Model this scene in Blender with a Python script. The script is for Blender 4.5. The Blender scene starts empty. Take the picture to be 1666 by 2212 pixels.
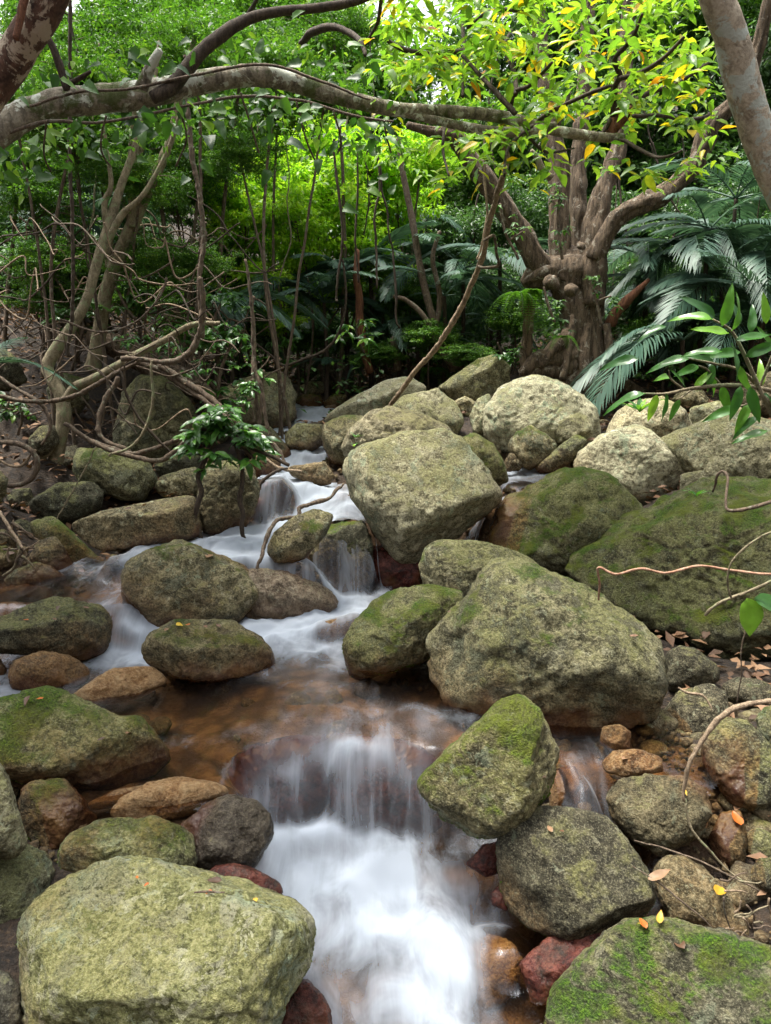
import bpy, math, random
import numpy as np
from mathutils import Vector, Matrix

# ------------------------------------------------------------------ camera, sky, sun, exposure
SC = bpy.context.scene
COL = SC.collection
F_PX, CX, CY, CAM_Z = 1580.0, 833.0, 1106.0, 1.45       # picture measured as 1666 x 2212
PITCH = math.atan2(326.0, F_PX)
cam_data = bpy.data.cameras.new('camera')
cam = bpy.data.objects.new('camera', cam_data)
COL.objects.link(cam)
cam.location = (0, 0, CAM_Z)
cam.rotation_euler = (math.pi / 2 - PITCH, 0, 0)
cam_data.sensor_fit = 'VERTICAL'
cam_data.angle = 2 * math.atan(CY / F_PX)
cam_data.clip_start, cam_data.clip_end = 0.05, 400
SC.camera = cam

SUN_EL, SUN_AZ = math.radians(75), math.radians(-80)     # azimuth from +Y (ahead) towards +X
world = bpy.data.worlds.new('World')
SC.world = world
world.use_nodes = True
wn = world.node_tree
wn.nodes.clear()
w_out = wn.nodes.new('ShaderNodeOutputWorld')
w_bg = wn.nodes.new('ShaderNodeBackground')
w_sky = wn.nodes.new('ShaderNodeTexSky')
w_hsv = wn.nodes.new('ShaderNodeHueSaturation')
w_sky.sky_type = 'NISHITA'
w_sky.sun_disc = False
w_sky.sun_elevation = SUN_EL
w_sky.sun_rotation = SUN_AZ
w_sky.air_density, w_sky.dust_density, w_sky.ozone_density = 1.0, 6.0, 1.0
w_hsv.inputs['Saturation'].default_value = 0.20          # thin high cloud
w_bg.inputs['Strength'].default_value = 0.13
wn.links.new(w_sky.outputs[0], w_hsv.inputs['Color'])
wn.links.new(w_hsv.outputs[0], w_bg.inputs['Color'])
wn.links.new(w_bg.outputs[0], w_out.inputs['Surface'])

sun_data = bpy.data.lights.new('sun', 'SUN')
sun_data.energy, sun_data.angle, sun_data.color = 2.0, math.radians(14), (1.0, 0.94, 0.82)
sun = bpy.data.objects.new('sun', sun_data)
COL.objects.link(sun)
sd = Vector((math.sin(SUN_AZ) * math.cos(SUN_EL), math.cos(SUN_AZ) * math.cos(SUN_EL), math.sin(SUN_EL)))
sun.rotation_euler = sd.to_track_quat('Z', 'Y').to_euler()

SC.view_settings.view_transform = 'Standard'
SC.view_settings.look = 'None'
SC.view_settings.exposure = 2.0
SC.view_settings.gamma = 1.0
SC.view_settings.use_curve_mapping = False
SC.render.engine = 'CYCLES'
SC.cycles.max_bounces = 7
SC.cycles.diffuse_bounces = 4
SC.cycles.transparent_max_bounces = 10
SC.cycles.use_denoising = True
SC.cycles.sample_clamp_indirect = 6

# ------------------------------------------------------------------ helpers
RNG = np.random.default_rng(11)
random.seed(11)
SP, CP = math.sin(PITCH), math.cos(PITCH)

def ray(x, y):
    u, v = (x - CX) / F_PX, -(y - CY) / F_PX
    return np.array((u, CP + v * SP, -SP + v * CP))

def at(x, y, Y):
    """the point seen at picture position x, y that lies Y metres ahead"""
    d = ray(x, y)
    return np.array((0, 0, CAM_Z)) + d * (Y / d[1])

def at_z(x, y, z):
    d = ray(x, y)
    return np.array((0, 0, CAM_Z)) + d * ((z - CAM_Z) / d[2])

def px_m(Y):
    return Y / F_PX

def hash3(i, j, k, seed):
    n = (i * 374761393 + j * 668265263 + k * 1274126177 + seed * 974634721) & 0xFFFFFFFF
    n = ((n ^ (n >> 13)) * 1274126177) & 0xFFFFFFFF
    n = ((n ^ (n >> 16)) * 2246822519) & 0xFFFFFFFF
    return ((n ^ (n >> 15)) & 0xFFFFFF) / float(0xFFFFFF) * 2 - 1

def vnoise(p, seed=0):
    f = np.floor(p)
    t = p - f
    t = t * t * t * (t * (t * 6 - 15) + 10)
    i = f.astype(np.int64)
    out = 0
    for a in (0, 1):
        wa = t[:, 0] if a else 1 - t[:, 0]
        for b in (0, 1):
            wb = t[:, 1] if b else 1 - t[:, 1]
            for c in (0, 1):
                wc = t[:, 2] if c else 1 - t[:, 2]
                out = out + wa * wb * wc * hash3(i[:, 0] + a, i[:, 1] + b, i[:, 2] + c, seed)
    return out

def fbm(p, octaves=4, gain=0.5, seed=0):
    s, a = 0, 1.0
    for o in range(octaves):
        s = s + a * vnoise(p * (2.03 ** o) + o * 17.3, seed + o)
        a *= gain
    return s

def new_mesh(name, verts, faces, smooth=True):
    me = bpy.data.meshes.new(name)
    verts = np.ascontiguousarray(verts, dtype=np.float32)
    if isinstance(faces, np.ndarray):
        n, k = faces.shape
        me.vertices.add(len(verts))
        me.vertices.foreach_set('co', verts.ravel())
        me.loops.add(n * k)
        me.loops.foreach_set('vertex_index', faces.astype(np.int32).ravel())
        me.polygons.add(n)
        me.polygons.foreach_set('loop_start', np.arange(0, n * k, k, dtype=np.int32))
        me.polygons.foreach_set('loop_total', np.full(n, k, dtype=np.int32))
        me.update(calc_edges=True)
    else:
        me.from_pydata(verts.tolist(), [], faces)
        me.update()
    if smooth:
        me.polygons.foreach_set('use_smooth', np.ones(len(me.polygons), dtype=bool))
    return me

def attr(me, name, values):
    a = me.attributes.new(name, 'FLOAT', 'POINT')
    a.data.foreach_set('value', np.ascontiguousarray(values, dtype=np.float32))

def link(name, me, material=None, parent=None):
    o = bpy.data.objects.new(name, me)
    COL.objects.link(o)
    if material is not None and me is not None and not me.materials:
        me.materials.append(material)
    if parent is not None:
        o.parent = parent
    return o

def tag(o, label=None, cat=None, group=None, kind=None):
    if label: o['label'] = label
    if cat: o['category'] = cat
    if group: o['group'] = group
    if kind: o['kind'] = kind
    return o

def empty(name, loc=(0, 0, 0)):
    o = bpy.data.objects.new(name, None)
    o.empty_display_size = 0.1
    COL.objects.link(o)
    o.location = loc
    return o

class NT:
    """small node-tree writer"""
    def __init__(self, name):
        self.m = bpy.data.materials.new(name)
        self.m.use_nodes = True
        self.t = self.m.node_tree
        self.t.nodes.clear()
        self.out = self.t.nodes.new('ShaderNodeOutputMaterial')
    def n(self, kind, ins=None, **props):
        nd = self.t.nodes.new('ShaderNode' + kind)
        for k, v in props.items(): setattr(nd, k, v)
        for k, v in (ins or {}).items(): self.put(nd.inputs[k], v)
        return nd
    def put(self, sock, v):
        if isinstance(v, bpy.types.NodeSocket): self.t.links.new(v, sock)
        elif isinstance(v, bpy.types.Node): self.t.links.new(v.outputs[0], sock)
        else:
            if isinstance(v, tuple) and len(v) == 3 and sock.type == 'RGBA': v = v + (1,)
            sock.default_value = v
    def pos(self):
        return self.n('NewGeometry').outputs['Position']
    def noise(self, vec, scale, detail=4, rough=0.55, dist=0.0):
        return self.n('TexNoise', {'Vector': vec, 'Scale': scale, 'Detail': detail, 'Roughness': rough, 'Distortion': dist}).outputs[0]
    def math(self, op, a, b=0.0, c=None):
        nd = self.n('Math', operation=op)
        self.put(nd.inputs[0], a); self.put(nd.inputs[1], b)
        if c is not None: self.put(nd.inputs[2], c)
        return nd.outputs[0]
    def step(self, v, lo, hi, a=0.0, b=1.0):
        nd = self.n('MapRange', {'Value': v, 'From Min': lo, 'From Max': hi, 'To Min': a, 'To Max': b}, interpolation_type='SMOOTHSTEP')
        return nd.outputs[0]
    def mix(self, f, a, b, blend='MIX'):
        nd = self.n('Mix', data_type='RGBA', blend_type=blend)
        self.put(nd.inputs[0], f); self.put(nd.inputs[6], a); self.put(nd.inputs[7], b)
        return nd.outputs[2]
    def attr(self, name, kind='GEOMETRY'):
        return self.n('Attribute', attribute_name=name, attribute_type=kind)
    def surf(self, s):
        self.t.links.new(s if isinstance(s, bpy.types.NodeSocket) else s.outputs[0], self.out.inputs['Surface'])
        return self.m
    def scaled(self, vec, s):
        return self.n('VectorMath', {0: vec, 1: s}, operation='MULTIPLY').outputs[0]

# ------------------------------------------------------------------ water levels: picture x, y, level z, reach in metres, foam
WATER = [
 # lower pool
 (720,1755,-.27,.22,1),(650,1780,-.28,.22,1),(590,1805,-.31,.2,.9),(800,1775,-.29,.22,.9),(880,1800,-.32,.22,.6),(950,1830,-.35,.2,.45),
 (640,1900,-.35,.25,.8),(760,1880,-.34,.25,.95),(880,1900,-.35,.25,.95),(980,1930,-.365,.22,.65),(700,1990,-.36,.25,.62),(830,2000,-.355,.25,.85),
 (940,2020,-.36,.25,.95),(760,2100,-.38,.3,.55),(880,2120,-.37,.25,.72),(680,2080,-.38,.25,.5),(800,2240,-.41,.35,.45),(950,2180,-.4,.25,.9),(960,2100,-.375,.2,.95),
 (1050,2000,-.385,.2,.35),(1100,2090,-.43,.25,.05),(1060,2200,-.43,.25,.3),(1150,2180,-.44,.3,.0),(1060,1880,-.37,.2,.25),(1150,2050,-.43,.2,0),
 (1000,1860,-.36,.18,.5),(1050,1960,-.38,.15,.4),
 # brink of the middle pool
 (505,1640,.0,.12,.05),(540,1600,-.01,.2,.15),(610,1580,-.01,.2,.25),(700,1575,-.012,.2,.4),(800,1572,-.012,.2,.4),(880,1580,-.012,.2,.3),(930,1610,-.02,.15,.2),
 # middle pool
 (450,1570,.0,.3,.03),(560,1550,.0,.3,.12),(680,1540,.005,.3,.18),(800,1540,.005,.3,.32),(880,1545,.0,.25,.25),(960,1560,.0,.2,.25),
 (360,1560,.0,.3,.0),(420,1500,.0,.3,.02),(540,1500,.0,.3,.08),(660,1480,.01,.3,.22),(760,1490,.005,.3,.2),(860,1490,.0,.25,.1),(940,1500,.0,.2,.02),
 (640,1420,.015,.3,.55),(720,1430,.01,.3,.35),(600,1440,.01,.25,.3),(680,1400,.015,.2,.7),(330,1500,.0,.3,.02),(230,1490,.0,.25,.12),(260,1450,.0,.2,.4),(180,1480,.0,.2,.25),
 (100,1495,.0,.25,.45),(20,1497,.0,.25,.55),(-60,1500,.0,.3,.5),(-60,1430,.0,.25,.3),(60,1440,.0,.2,.2),(120,1440,.0,.2,.2),(180,1440,.0,.2,.4),
 (400,1640,-.01,.2,0),(330,1665,-.01,.18,0),(240,1710,-.01,.10,0),(380,1715,-.01,.09,0),(450,1680,-.01,.1,.02),
 (640,1375,.02,.25,.95),(560,1365,.02,.2,1),(720,1370,.02,.2,.6),(600,1345,.03,.2,1),(680,1335,.03,.2,1),(750,1335,.035,.2,.9),(800,1310,.04,.2,.8),(850,1300,.04,.15,.3),
 (750,1305,.045,.12,1),(700,1325,.04,.12,1),
 # left chute
 (270,1405,.01,.2,1),(290,1420,.0,.15,.9),(250,1400,.01,.15,.9),(266,1350,.12,.08,.8),(254,1300,.19,.1,.5),(235,1275,.2,.14,.25),(170,1285,.2,.14,.1),(130,1262,.21,.2,.05),(190,1250,.215,.2,.15),(230,1222,.25,.18,.35),(60,1290,.21,.25,.02),(0,1290,.2,.3,0),
 # white reach behind the mossy hump
 (250,1198,.33,.18,.5),(310,1185,.35,.2,.85),(390,1172,.35,.2,.95),(460,1170,.35,.2,1),(520,1170,.355,.2,1),(560,1190,.35,.15,1),(520,1190,.35,.15,.9),
 (660,1205,.33,.12,1),(690,1230,.24,.1,1),(715,1262,.14,.1,1),(735,1290,.06,.1,1),
 # water on the green block and up the channel
 (560,1150,.37,.15,1),(545,1135,.39,.12,.9),(600,1120,.42,.15,.9),(640,1090,.47,.15,1),(700,1115,.43,.15,.75),(750,1112,.435,.15,.6),(730,1100,.45,.15,.75),(770,1118,.42,.12,.45),
 (720,1072,.49,.18,.75),(670,1065,.51,.18,1),(700,1050,.53,.18,1),(650,1045,.55,.2,1),(740,1055,.51,.15,.5),(620,1030,.58,.18,1),(640,1015,.6,.18,1),(600,1000,.63,.15,.9),(610,985,.66,.15,1),(650,975,.69,.18,1),(690,975,.7,.18,.8),
 (605,950,.74,.15,1),(600,930,.78,.15,.95),(620,915,.82,.15,.95),(700,945,.76,.18,.6),(650,905,.87,.18,.9),(690,905,.87,.18,.9),(670,890,.93,.2,1),(690,880,.95,.2,.6),(650,880,.96,.2,.5),(660,868,.99,.25,.3),
 # little pool on the right and its spout
 (1110,1030,.6,.2,.5),(1150,1022,.61,.2,.75),(1095,1045,.6,.1,0),(1130,1042,.6,.1,.05),(1180,1020,.62,.15,.4),(1080,1065,.59,.06,.1),(1072,1082,.56,.05,.8),(1064,1110,.42,.05,.9),(1058,1140,.3,.05,.8),(1055,1175,.16,.1,.5),(1000,1230,.08,.2,.2),(900,1260,.06,.2,.1),
 # trickle on the right
 (1230,1595,-.03,.12,.15),(1270,1615,-.03,.12,.2),(1240,1640,-.03,.1,.3),(1290,1645,-.03,.1,.12),(1390,1600,-.03,.12,.0),(1440,1640,-.03,.12,.0),(1470,1670,-.03,.1,0),(1270,1675,-.05,.06,.35),(1283,1705,-.13,.05,.5),(1288,1745,-.2,.06,.5),(1330,1800,-.26,.07,.2),(1370,1850,-.3,.07,.2),(1425,1965,-.38,.12,.3),(1150,1815,-.33,.2,.15),
 (1220,1570,-.03,.2,.05),
]
WN = np.array([list(at_z(a, b, z)) + [r, f] for a, b, z, r, f in WATER])

def water_eval(xy):
    """level, foam and reach (<1 inside the stream) at the given places"""
    z = np.empty(len(xy)); fo = np.empty(len(xy)); rc = np.empty(len(xy))
    for s in range(0, len(xy), 40000):
        q = xy[s:s + 40000]
        d2 = (q[:, None, 0] - WN[None, :, 0]) ** 2 + (q[:, None, 1] - WN[None, :, 1]) ** 2
        w = 1 / (d2 + 1e-4) ** 3.5
        w /= w.sum(1, keepdims=True)
        z[s:s + 40000] = w @ WN[:, 2]
        w2 = 1 / (d2 + 1e-3) ** 2.2
        w2 /= w2.sum(1, keepdims=True)
        fo[s:s + 40000] = w2 @ WN[:, 4]
        rc[s:s + 40000] = (np.sqrt(d2) / WN[None, :, 3]).min(1)
    return z, fo, rc

# ------------------------------------------------------------------ stone materials
def rock_mat(name, dark, mid, light, film=0.5, moss=0.3, lichen=0.3, rough=0.85, film_col=((.095,.098,.028), (.195,.188,.075)), moss_col=((.022,.05,.006), (.085,.14,.014)), crust=0.35, grain=.6, wetall=0.0, bump=.045, crest=0.0, stain=.8):
    m = NT(name)
    rnd = m.n('ObjectInfo').outputs['Random']
    rnd2 = m.attr('paleness', 'OBJECT').outputs['Fac']
    rnd3 = m.attr('greenness', 'OBJECT').outputs['Fac']
    p = m.n('VectorMath', {0: m.pos(), 'Scale': m.math('ADD', .68, m.math('MULTIPLY', rnd, .75))}, operation='SCALE').outputs[0]
    g = m.n('NewGeometry')
    nz = m.n('SeparateXYZ', {0: g.outputs['Normal']}).outputs[2]
    big = m.noise(p, 2.6, 6, .6, .4)
    med = m.noise(p, 15, 8, .68, .3)
    fine = m.noise(p, 75, 6, .7)
    grit = m.noise(p, 190, 3, .65)
    blot = m.noise(p, 20, 6, .66, .6)
    ramp = m.n('ValToRGB', {0: m.math('ADD', m.math('MULTIPLY', med, .62), m.math('MULTIPLY', fine, .38))})
    e = ramp.color_ramp.elements
    e[0].position, e[0].color = .42, dark + (1,)
    e[1].position, e[1].color = .59, light + (1,)
    k = ramp.color_ramp.elements.new(.5); k.color = mid + (1,)
    c = ramp.outputs[0]
    # grey-white and blue-green crusts of lichen
    if lichen > 0:
        lv = m.noise(p, 6.5, 9, .68, .5)
        lf = m.math('MULTIPLY', m.step(lv, .61 - .09 * lichen, .64 - .08 * lichen), m.step(fine, .38, .50))
        lf = m.math('MAXIMUM', lf, m.math('MULTIPLY', m.step(blot, .60 - .05 * lichen, .625 - .05 * lichen), .75))
        lf = m.math('MULTIPLY', lf, m.step(rnd2, .0, .8, .45, 1.0))
        c = m.mix(m.math('MULTIPLY', lf, .5 + .45 * lichen), c, m.mix(m.step(m.noise(p, 3.1, 3), .45, .58), (.52, .49, .37), (.33, .40, .30)))
    if crest > 0:
        cv = m.math('ADD', m.math('MULTIPLY', m.noise(p, 5, 8, .68, .4), .8), m.math('MULTIPLY', nz, .30))
        c = m.mix(m.step(cv, .76 - .12 * crest, .80 - .12 * crest, 0, .85), c, m.mix(m.step(fine, .4, .58), (.46, .52, .50), (.74, .74, .68)))
    # thin yellow-green film
    if film > 0:
        fv = m.math('ADD', m.math('ADD', m.math('MULTIPLY', rnd3, .16), m.math('MULTIPLY', big, .75)), m.math('ADD', m.math('MULTIPLY', med, .55), m.math('MULTIPLY', nz, .22)))
        ff = m.math('MULTIPLY', m.step(fv, .98 - .34 * film, 1.12 - .34 * film), m.step(m.math('ADD', fine, m.math('MULTIPLY', med, .6)), .62, .95, .35, .92))
        fc = m.mix(m.step(fine, .35, .65), film_col[0], film_col[1])
        c = m.mix(ff, c, fc)
    # dark crust and mineral grain
    if crust > 0:
        dv = m.noise(p, 6.5, 9, .74, .5)
        c = m.mix(m.math('MULTIPLY', m.step(dv, .50, .57), crust), c, (.034, .031, .021))
    c = m.mix(m.math('MULTIPLY', m.step(grit, .53, .62), .42 * grain), c, (.48, .45, .34))
    c = m.mix(m.math('MULTIPLY', m.step(grit, .47, .36), .60 * grain), c, (.022, .02, .014))
    c = m.mix(m.math('MULTIPLY', m.step(fine, .54, .62), m.math('MULTIPLY', m.step(rnd2, 0, 1, .15, .55), grain)), c, m.mix(.5, light, (.42, .37, .25)))
    c = m.mix(m.math('MULTIPLY', m.step(fine, .45, .36), m.math('MULTIPLY', m.step(rnd2, 0, 1, .2, .75), grain)), c, (.03, .026, .015))
    c = m.mix(1.0, c, m.mix(rnd3, (1.05, 1.0, .90), (.90, 1.0, .90)), 'MULTIPLY')
    c = m.mix(1.0, c, m.n('CombineColor', {0: m.step(rnd2, 0, 1, .78, 1.22), 1: m.step(rnd2, 0, 1, .78, 1.22), 2: m.step(rnd2, 0, 1, .78, 1.22)}).outputs[0], 'MULTIPLY')
    # cushions of moss on what faces up
    mbump = 0.0
    if moss > 0:
        mv = m.math('ADD', m.math('MULTIPLY', m.noise(p, 4.3, 8, .66, .3), 1.0), m.math('MULTIPLY', nz, .16))
        mf = m.math('MULTIPLY', m.step(mv, .80 - .36 * moss, .92 - .36 * moss), m.step(m.math('ADD', fine, m.math('MULTIPLY', med, .7)), .60, .95, .25, 1))
        mc = m.mix(m.step(m.noise(p, 170, 3, .6), .36, .66), moss_col[0], moss_col[1])
        mc = m.mix(m.step(m.noise(p, 7, 3), .42, .62), mc, m.mix(.5, mc, (.16, .16, .02)))
        c = m.mix(mf, c, mc)
        mbump = mf
    c = m.mix(m.math('MULTIPLY', m.math('MULTIPLY', m.attr('stain').outputs['Fac'], stain), m.step(m.math('ADD', med, m.math('MULTIPLY', blot, .5)), .55, .85, .15, 1)), c, m.mix(m.step(fine, .4, .6), (.07, .036, .012), (.22, .125, .045)))
    wet = m.math('MAXIMUM', m.attr('wet').outputs['Fac'], wetall)
    redn = m.step(m.noise(p, 5, 5, .6), .36, .6)
    wc = m.mix(.72, c, m.mix(redn, (.075, .034, .012), (.035, .010, .009)))
    c = m.mix(wet, c, wc)
    ro = m.math('SUBTRACT', rough, m.math('MULTIPLY', wet, rough - .22))
    h = m.math('ADD', m.math('MULTIPLY', med, .9), m.math('ADD', m.math('MULTIPLY', fine, .42), m.math('MULTIPLY', grit, .16)))
    if moss > 0:
        h = m.math('ADD', h, m.math('MULTIPLY', mbump, m.math('MULTIPLY', m.noise(p, 190, 2), .35)))
    b = m.n('Bump', {'Height': h, 'Strength': m.math('SUBTRACT', 1.0, m.math('MULTIPLY', wet, .7)), 'Distance': bump})
    bs = m.n('BsdfPrincipled', {'Base Color': c, 'Roughness': ro, 'Normal': b.outputs[0], 'Specular IOR Level': .22})
    return m.surf(bs)

ROCK = {
 'pinkish':rock_mat('pinkish_wet_granite', (.085,.055,.042), (.22,.165,.13), (.40,.33,.27), film=.1, moss=.0, lichen=.1, crust=.35, rough=.45, stain=.25),
 'lichen': rock_mat('lichened_granite', (.09,.08,.05), (.27,.245,.165), (.52,.48,.36), film=.56, moss=.16, lichen=.75, crust=.45),
 'pale':   rock_mat('pale_granite', (.13,.115,.08), (.33,.295,.215), (.58,.54,.42), film=.34, moss=.05, lichen=.8, crust=.35, crest=.55),
 'olive':  rock_mat('olive_granite', (.045,.040,.022), (.165,.15,.09), (.39,.345,.225), film=.53, moss=.42, lichen=.65, crust=.7),
 'yellow': rock_mat('yellow_mossed_granite', (.10,.10,.04), (.23,.23,.10), (.42,.41,.24), film=.54, moss=.14, lichen=1.0, crust=.4, crest=.1, film_col=((.14,.135,.045), (.30,.275,.12))),
 'moss':   rock_mat('mossy_granite', (.05,.045,.024), (.14,.125,.065), (.30,.26,.15), film=.70, moss=.70, lichen=.3, crust=.35, moss_col=((.024,.062,.006), (.11,.18,.014))),
 'deep':   rock_mat('deep_moss_granite', (.04,.037,.026), (.095,.088,.062), (.19,.17,.125), film=.45, moss=.60, lichen=.15, crust=.3, moss_col=((.018,.055,.004), (.095,.19,.012))),
 'dark':   rock_mat('dark_granite', (.022,.02,.014), (.058,.052,.036), (.13,.117,.082), film=.35, moss=.20, lichen=.08, crust=.5),
 'brown':  rock_mat('brown_granite', (.045,.036,.02), (.12,.097,.058), (.25,.205,.13), film=.14, moss=.06, lichen=.12, crust=.5),
 'wetdark':rock_mat('wet_dark_granite', (.018,.016,.013), (.045,.04,.034), (.10,.09,.076), film=.05, moss=.0, lichen=0, crust=.3, rough=.32, wetall=.15, grain=.3, bump=.02, stain=.15),
 'rust':   rock_mat('rusty_granite', (.07,.032,.014), (.17,.085,.038), (.30,.18,.09), film=.0, moss=.0, lichen=0, crust=.35, rough=.45),
 'tan':    rock_mat('tan_slab', (.15,.075,.028), (.28,.17,.085), (.38,.27,.16), film=.0, moss=.0, lichen=0, crust=.12, rough=.5, grain=.4),
 'red':    rock_mat('red_algae_stone', (.016,.005,.005), (.065,.014,.012), (.15,.048,.037), film=.0, moss=.0, lichen=0, crust=.3, rough=.16, grain=.10, bump=.010, stain=.0),
}

# ------------------------------------------------------------------ building a boulder from its outline, depth and thickness
_ico = {}
def icosphere(level):
    if level in _ico: return _ico[level]
    import bmesh
    bm = bmesh.new()
    bmesh.ops.create_icosphere(bm, subdivisions=level, radius=1)
    v = np.array([x.co[:] for x in bm.verts]); f = np.array([[x.index for x in q.verts] for q in bm.faces])
    bm.free()
    _ico[level] = (v, f)
    return v, f

TONES = {'big pale boulder with': (.95, .45), 'huge rounded granite': (.38, .6), 'big yellow-green': (.68, .6), 'giant boulder over': (.3, .85), 'boulder with a chalk': (1.0, .5), 'large boulder with bluish': (.85, .6), 'broad pale sloping': (.7, .4),
         'long pale sloping': (.8, .5), 'dark cube-like': (.35, .4), 'pointed boulder': (.6, .4), 'broad mossy humped': (.55, .3), 'loaf-shaped': (.35, .3), 'large sloping boulder': (.7, .7), 'domed green': (.6, .8), 'smooth green dome': (.5, .7), 'broad mossy boulder': (.35, .5), 'black-red wet': (.0, .4), 'dark red wet flat': (.1, .4), 'glossy red': (.3, .4), 'smaller dark red': (.1, .4), 'slab-like boulder': (.8, .6)}
ANCHORS = []          # ground under every boulder
ROCK_TOPS = []        # (object, world vertices) for laying leaves on
def poly_radius(pts, ang):
    out = np.full(len(ang), 1e-6)
    c, s = np.cos(ang), np.sin(ang)
    for k in range(len(pts)):
        a, b = pts[k], pts[(k + 1) % len(pts)]
        e = b - a
        den = c * e[1] - s * e[0]
        den = np.where(np.abs(den) < 1e-12, 1e-12, den)
        t = (a[0] * e[1] - a[1] * e[0]) / den
        q = (a[0] * s - a[1] * c) / den
        ok = (t > 0) & (q >= -1e-6) & (q <= 1 + 1e-6)
        out = np.where(ok, np.maximum(out, t), out)
    return out

def boulder(name, Y, T, style, label, outline, facets=(), cat='boulder', soft=15, rough=1.0, pw=2.45, group=None, wetness=1.0, zb=None, nrand=None):
    soft *= 1.7
    pts = [tuple(float(q) for q in s.split(',')) for s in outline.split()]
    A = np.array(pts)
    ctr = np.array(((A[:, 0].min() + A[:, 0].max()) / 2 * .5 + A[:, 0].mean() * .5, (A[:, 1].min() + A[:, 1].max()) / 2 * .5 + A[:, 1].mean() * .5))
    if zb is not None:                            # stand it so that its lowest outline point lies at height zb
        low = pts[int(np.argmax(A[:, 1]))]
        for _ in range(8):
            C = at(ctr[0], ctr[1], Y); d0 = C - np.array((0, 0, CAM_Z)); w = d0 / np.linalg.norm(d0)
            d = ray(*low); zl = CAM_Z + d[2] * (d0 @ w / (d @ w))
            Y *= (CAM_Z - zb) / (CAM_Z - zl)
    C = at(ctr[0], ctr[1], Y)
    cp = np.array((0, 0, CAM_Z))
    w = (C - cp) / np.linalg.norm(C - cp)
    u = np.cross(w, (0, 0, 1)); u /= np.linalg.norm(u)
    v = np.cross(u, w)
    loc = []
    for x, y in pts:
        d = ray(x, y)
        q = cp + d * ((C - cp) @ w / (d @ w)) - C
        loc.append((q @ u, q @ v))
    loc = np.array(loc)
    ang = np.linspace(-math.pi, math.pi, 721)[:-1]
    R = poly_radius(loc, ang)
    R = np.where(R < 1e-4, np.median(R), R)
    ker = np.hanning(31); ker /= ker.sum()
    R = np.convolve(np.concatenate((R[-15:], R, R[:15])), ker, 'valid') * 1.005
    rm = float(np.sqrt((R ** 2).mean()))
    size_px = rm / px_m(Y)
    lev = 7 if size_px > 250 else 6 if size_px > 75 else 5 if size_px > 22 else 4
    n, faces = icosphere(lev)
    th = np.arctan2(n[:, 1], n[:, 0])
    Rt = np.interp(th, ang, R, period=2 * math.pi)
    rho = np.hypot(n[:, 0], n[:, 1])
    Td = rm * T
    r = ((rho / Rt) ** pw + (np.abs(n[:, 2]) / Td) ** pw) ** (-1 / pw)
    seed = int(abs(ctr[0]) * 7 + abs(ctr[1]) * 13) % 9973
    rg = np.random.default_rng(seed)
    sil = np.abs(n[:, 2]) < .12
    M = np.stack((u, v, w))
    fl = [(np.array(f[:3]) / np.linalg.norm(f[:3]), f[3]) for f in facets]
    fl = [(M @ f, k) for f, k in fl]
    for _ in range(nrand if nrand is not None else 4 if facets else 7):
        q = rg.normal(size=3); q[2] = -abs(q[2]) * 1.1 - .15; q /= np.linalg.norm(q)
        fl.append((q, rg.uniform(.70, .90)))
    inv = r ** -float(soft)
    for q, k in fl:
        dot = n @ q
        pr = r * dot
        d = max(k * pr.max(), .985 * pr[sil].max())
        inv = inv + (np.maximum(dot, 1e-3) / d) ** soft
    r = inv ** (-1 / soft)
    r *= 2 ** (.35 / soft)
    pn = n * 1.0 + seed * .37
    big = fbm(pn * 1.7, 3, .5, seed)
    med = fbm(pn * 5.0, 3, .55, seed + 5)
    rid = 1 - np.abs(fbm(pn * 2.6, 3, .5, seed + 9)) * 2
    am = rough * (1 if size_px > 40 else 1.2)
    fade = .45 + .55 * np.minimum(1, np.abs(n[:, 2]) * 2)
    r = r * (1 + am * (.065 * big * fade + .026 * med - .055 * np.clip(rid - .55, 0, 1)))
    if size_px > 60:
        for _ in range(3):
            q = rg.normal(size=3); q[2] *= .35; q /= np.linalg.norm(q)
            dd = n @ q - rg.uniform(-.45, .45) + .10 * fbm(pn * 2.2, 3, .5, seed + 31 + _)
            ext = np.clip(vnoise(pn * 1.8, seed + 41 + _) * 2.2 + .35, 0, 1)
            r = r * (1 - ext * .022 * np.exp(-(dd / .016) ** 2) - ext * .018 * (1 / (1 + np.exp(-dd / .02)) - .5))
    if lev > 4:
        r = r * (1 + am * .011 * fbm(pn * 16, 2, .6, seed + 3))
    L = n * r[:, None]
    Wd = L @ M                                   # local u, v, w to world axes
    me = new_mesh(name, Wd, faces)
    G = Wd + C
    wz, _, rc = water_eval(G[:, :2])
    hgt = G[:, 2] - wz
    wob = .035 * fbm(G * 9, 3, .5, 4)
    lo = np.clip(1.35 - (hgt + wob * 1.5) / .075, 0, 1)
    wet = np.where(rc < 2.2, lo, 0) * wetness
    attr(me, 'wet', wet)
    attr(me, 'stain', np.where(rc < 2.6, np.clip(1 - (hgt + wob * 2.2) / .24, 0, 1), 0) * min(1, wetness + .2))
    o = link(name, me, ROCK[style])
    o.location = C
    tag(o, label, cat, group)
    o['paleness'], o['greenness'] = next((v for k, v in TONES.items() if label.startswith(k)), (round(float(rg.uniform(.2, .9)), 2), round(float(rg.uniform(.1, .9)), 2)))
    zb = C[2] + (loc[:, 1].min() * v[2])
    xb = C[:2] + w[:2] * 0
    ANCHORS.append((xb[0], xb[1], zb + .02, rm))
    ROCK_TOPS.append((label, G))
    return o

# ------------------------------------------------------------------ the boulders, near to far
B = boulder
UP = (0, 0, 1, .86)
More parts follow.
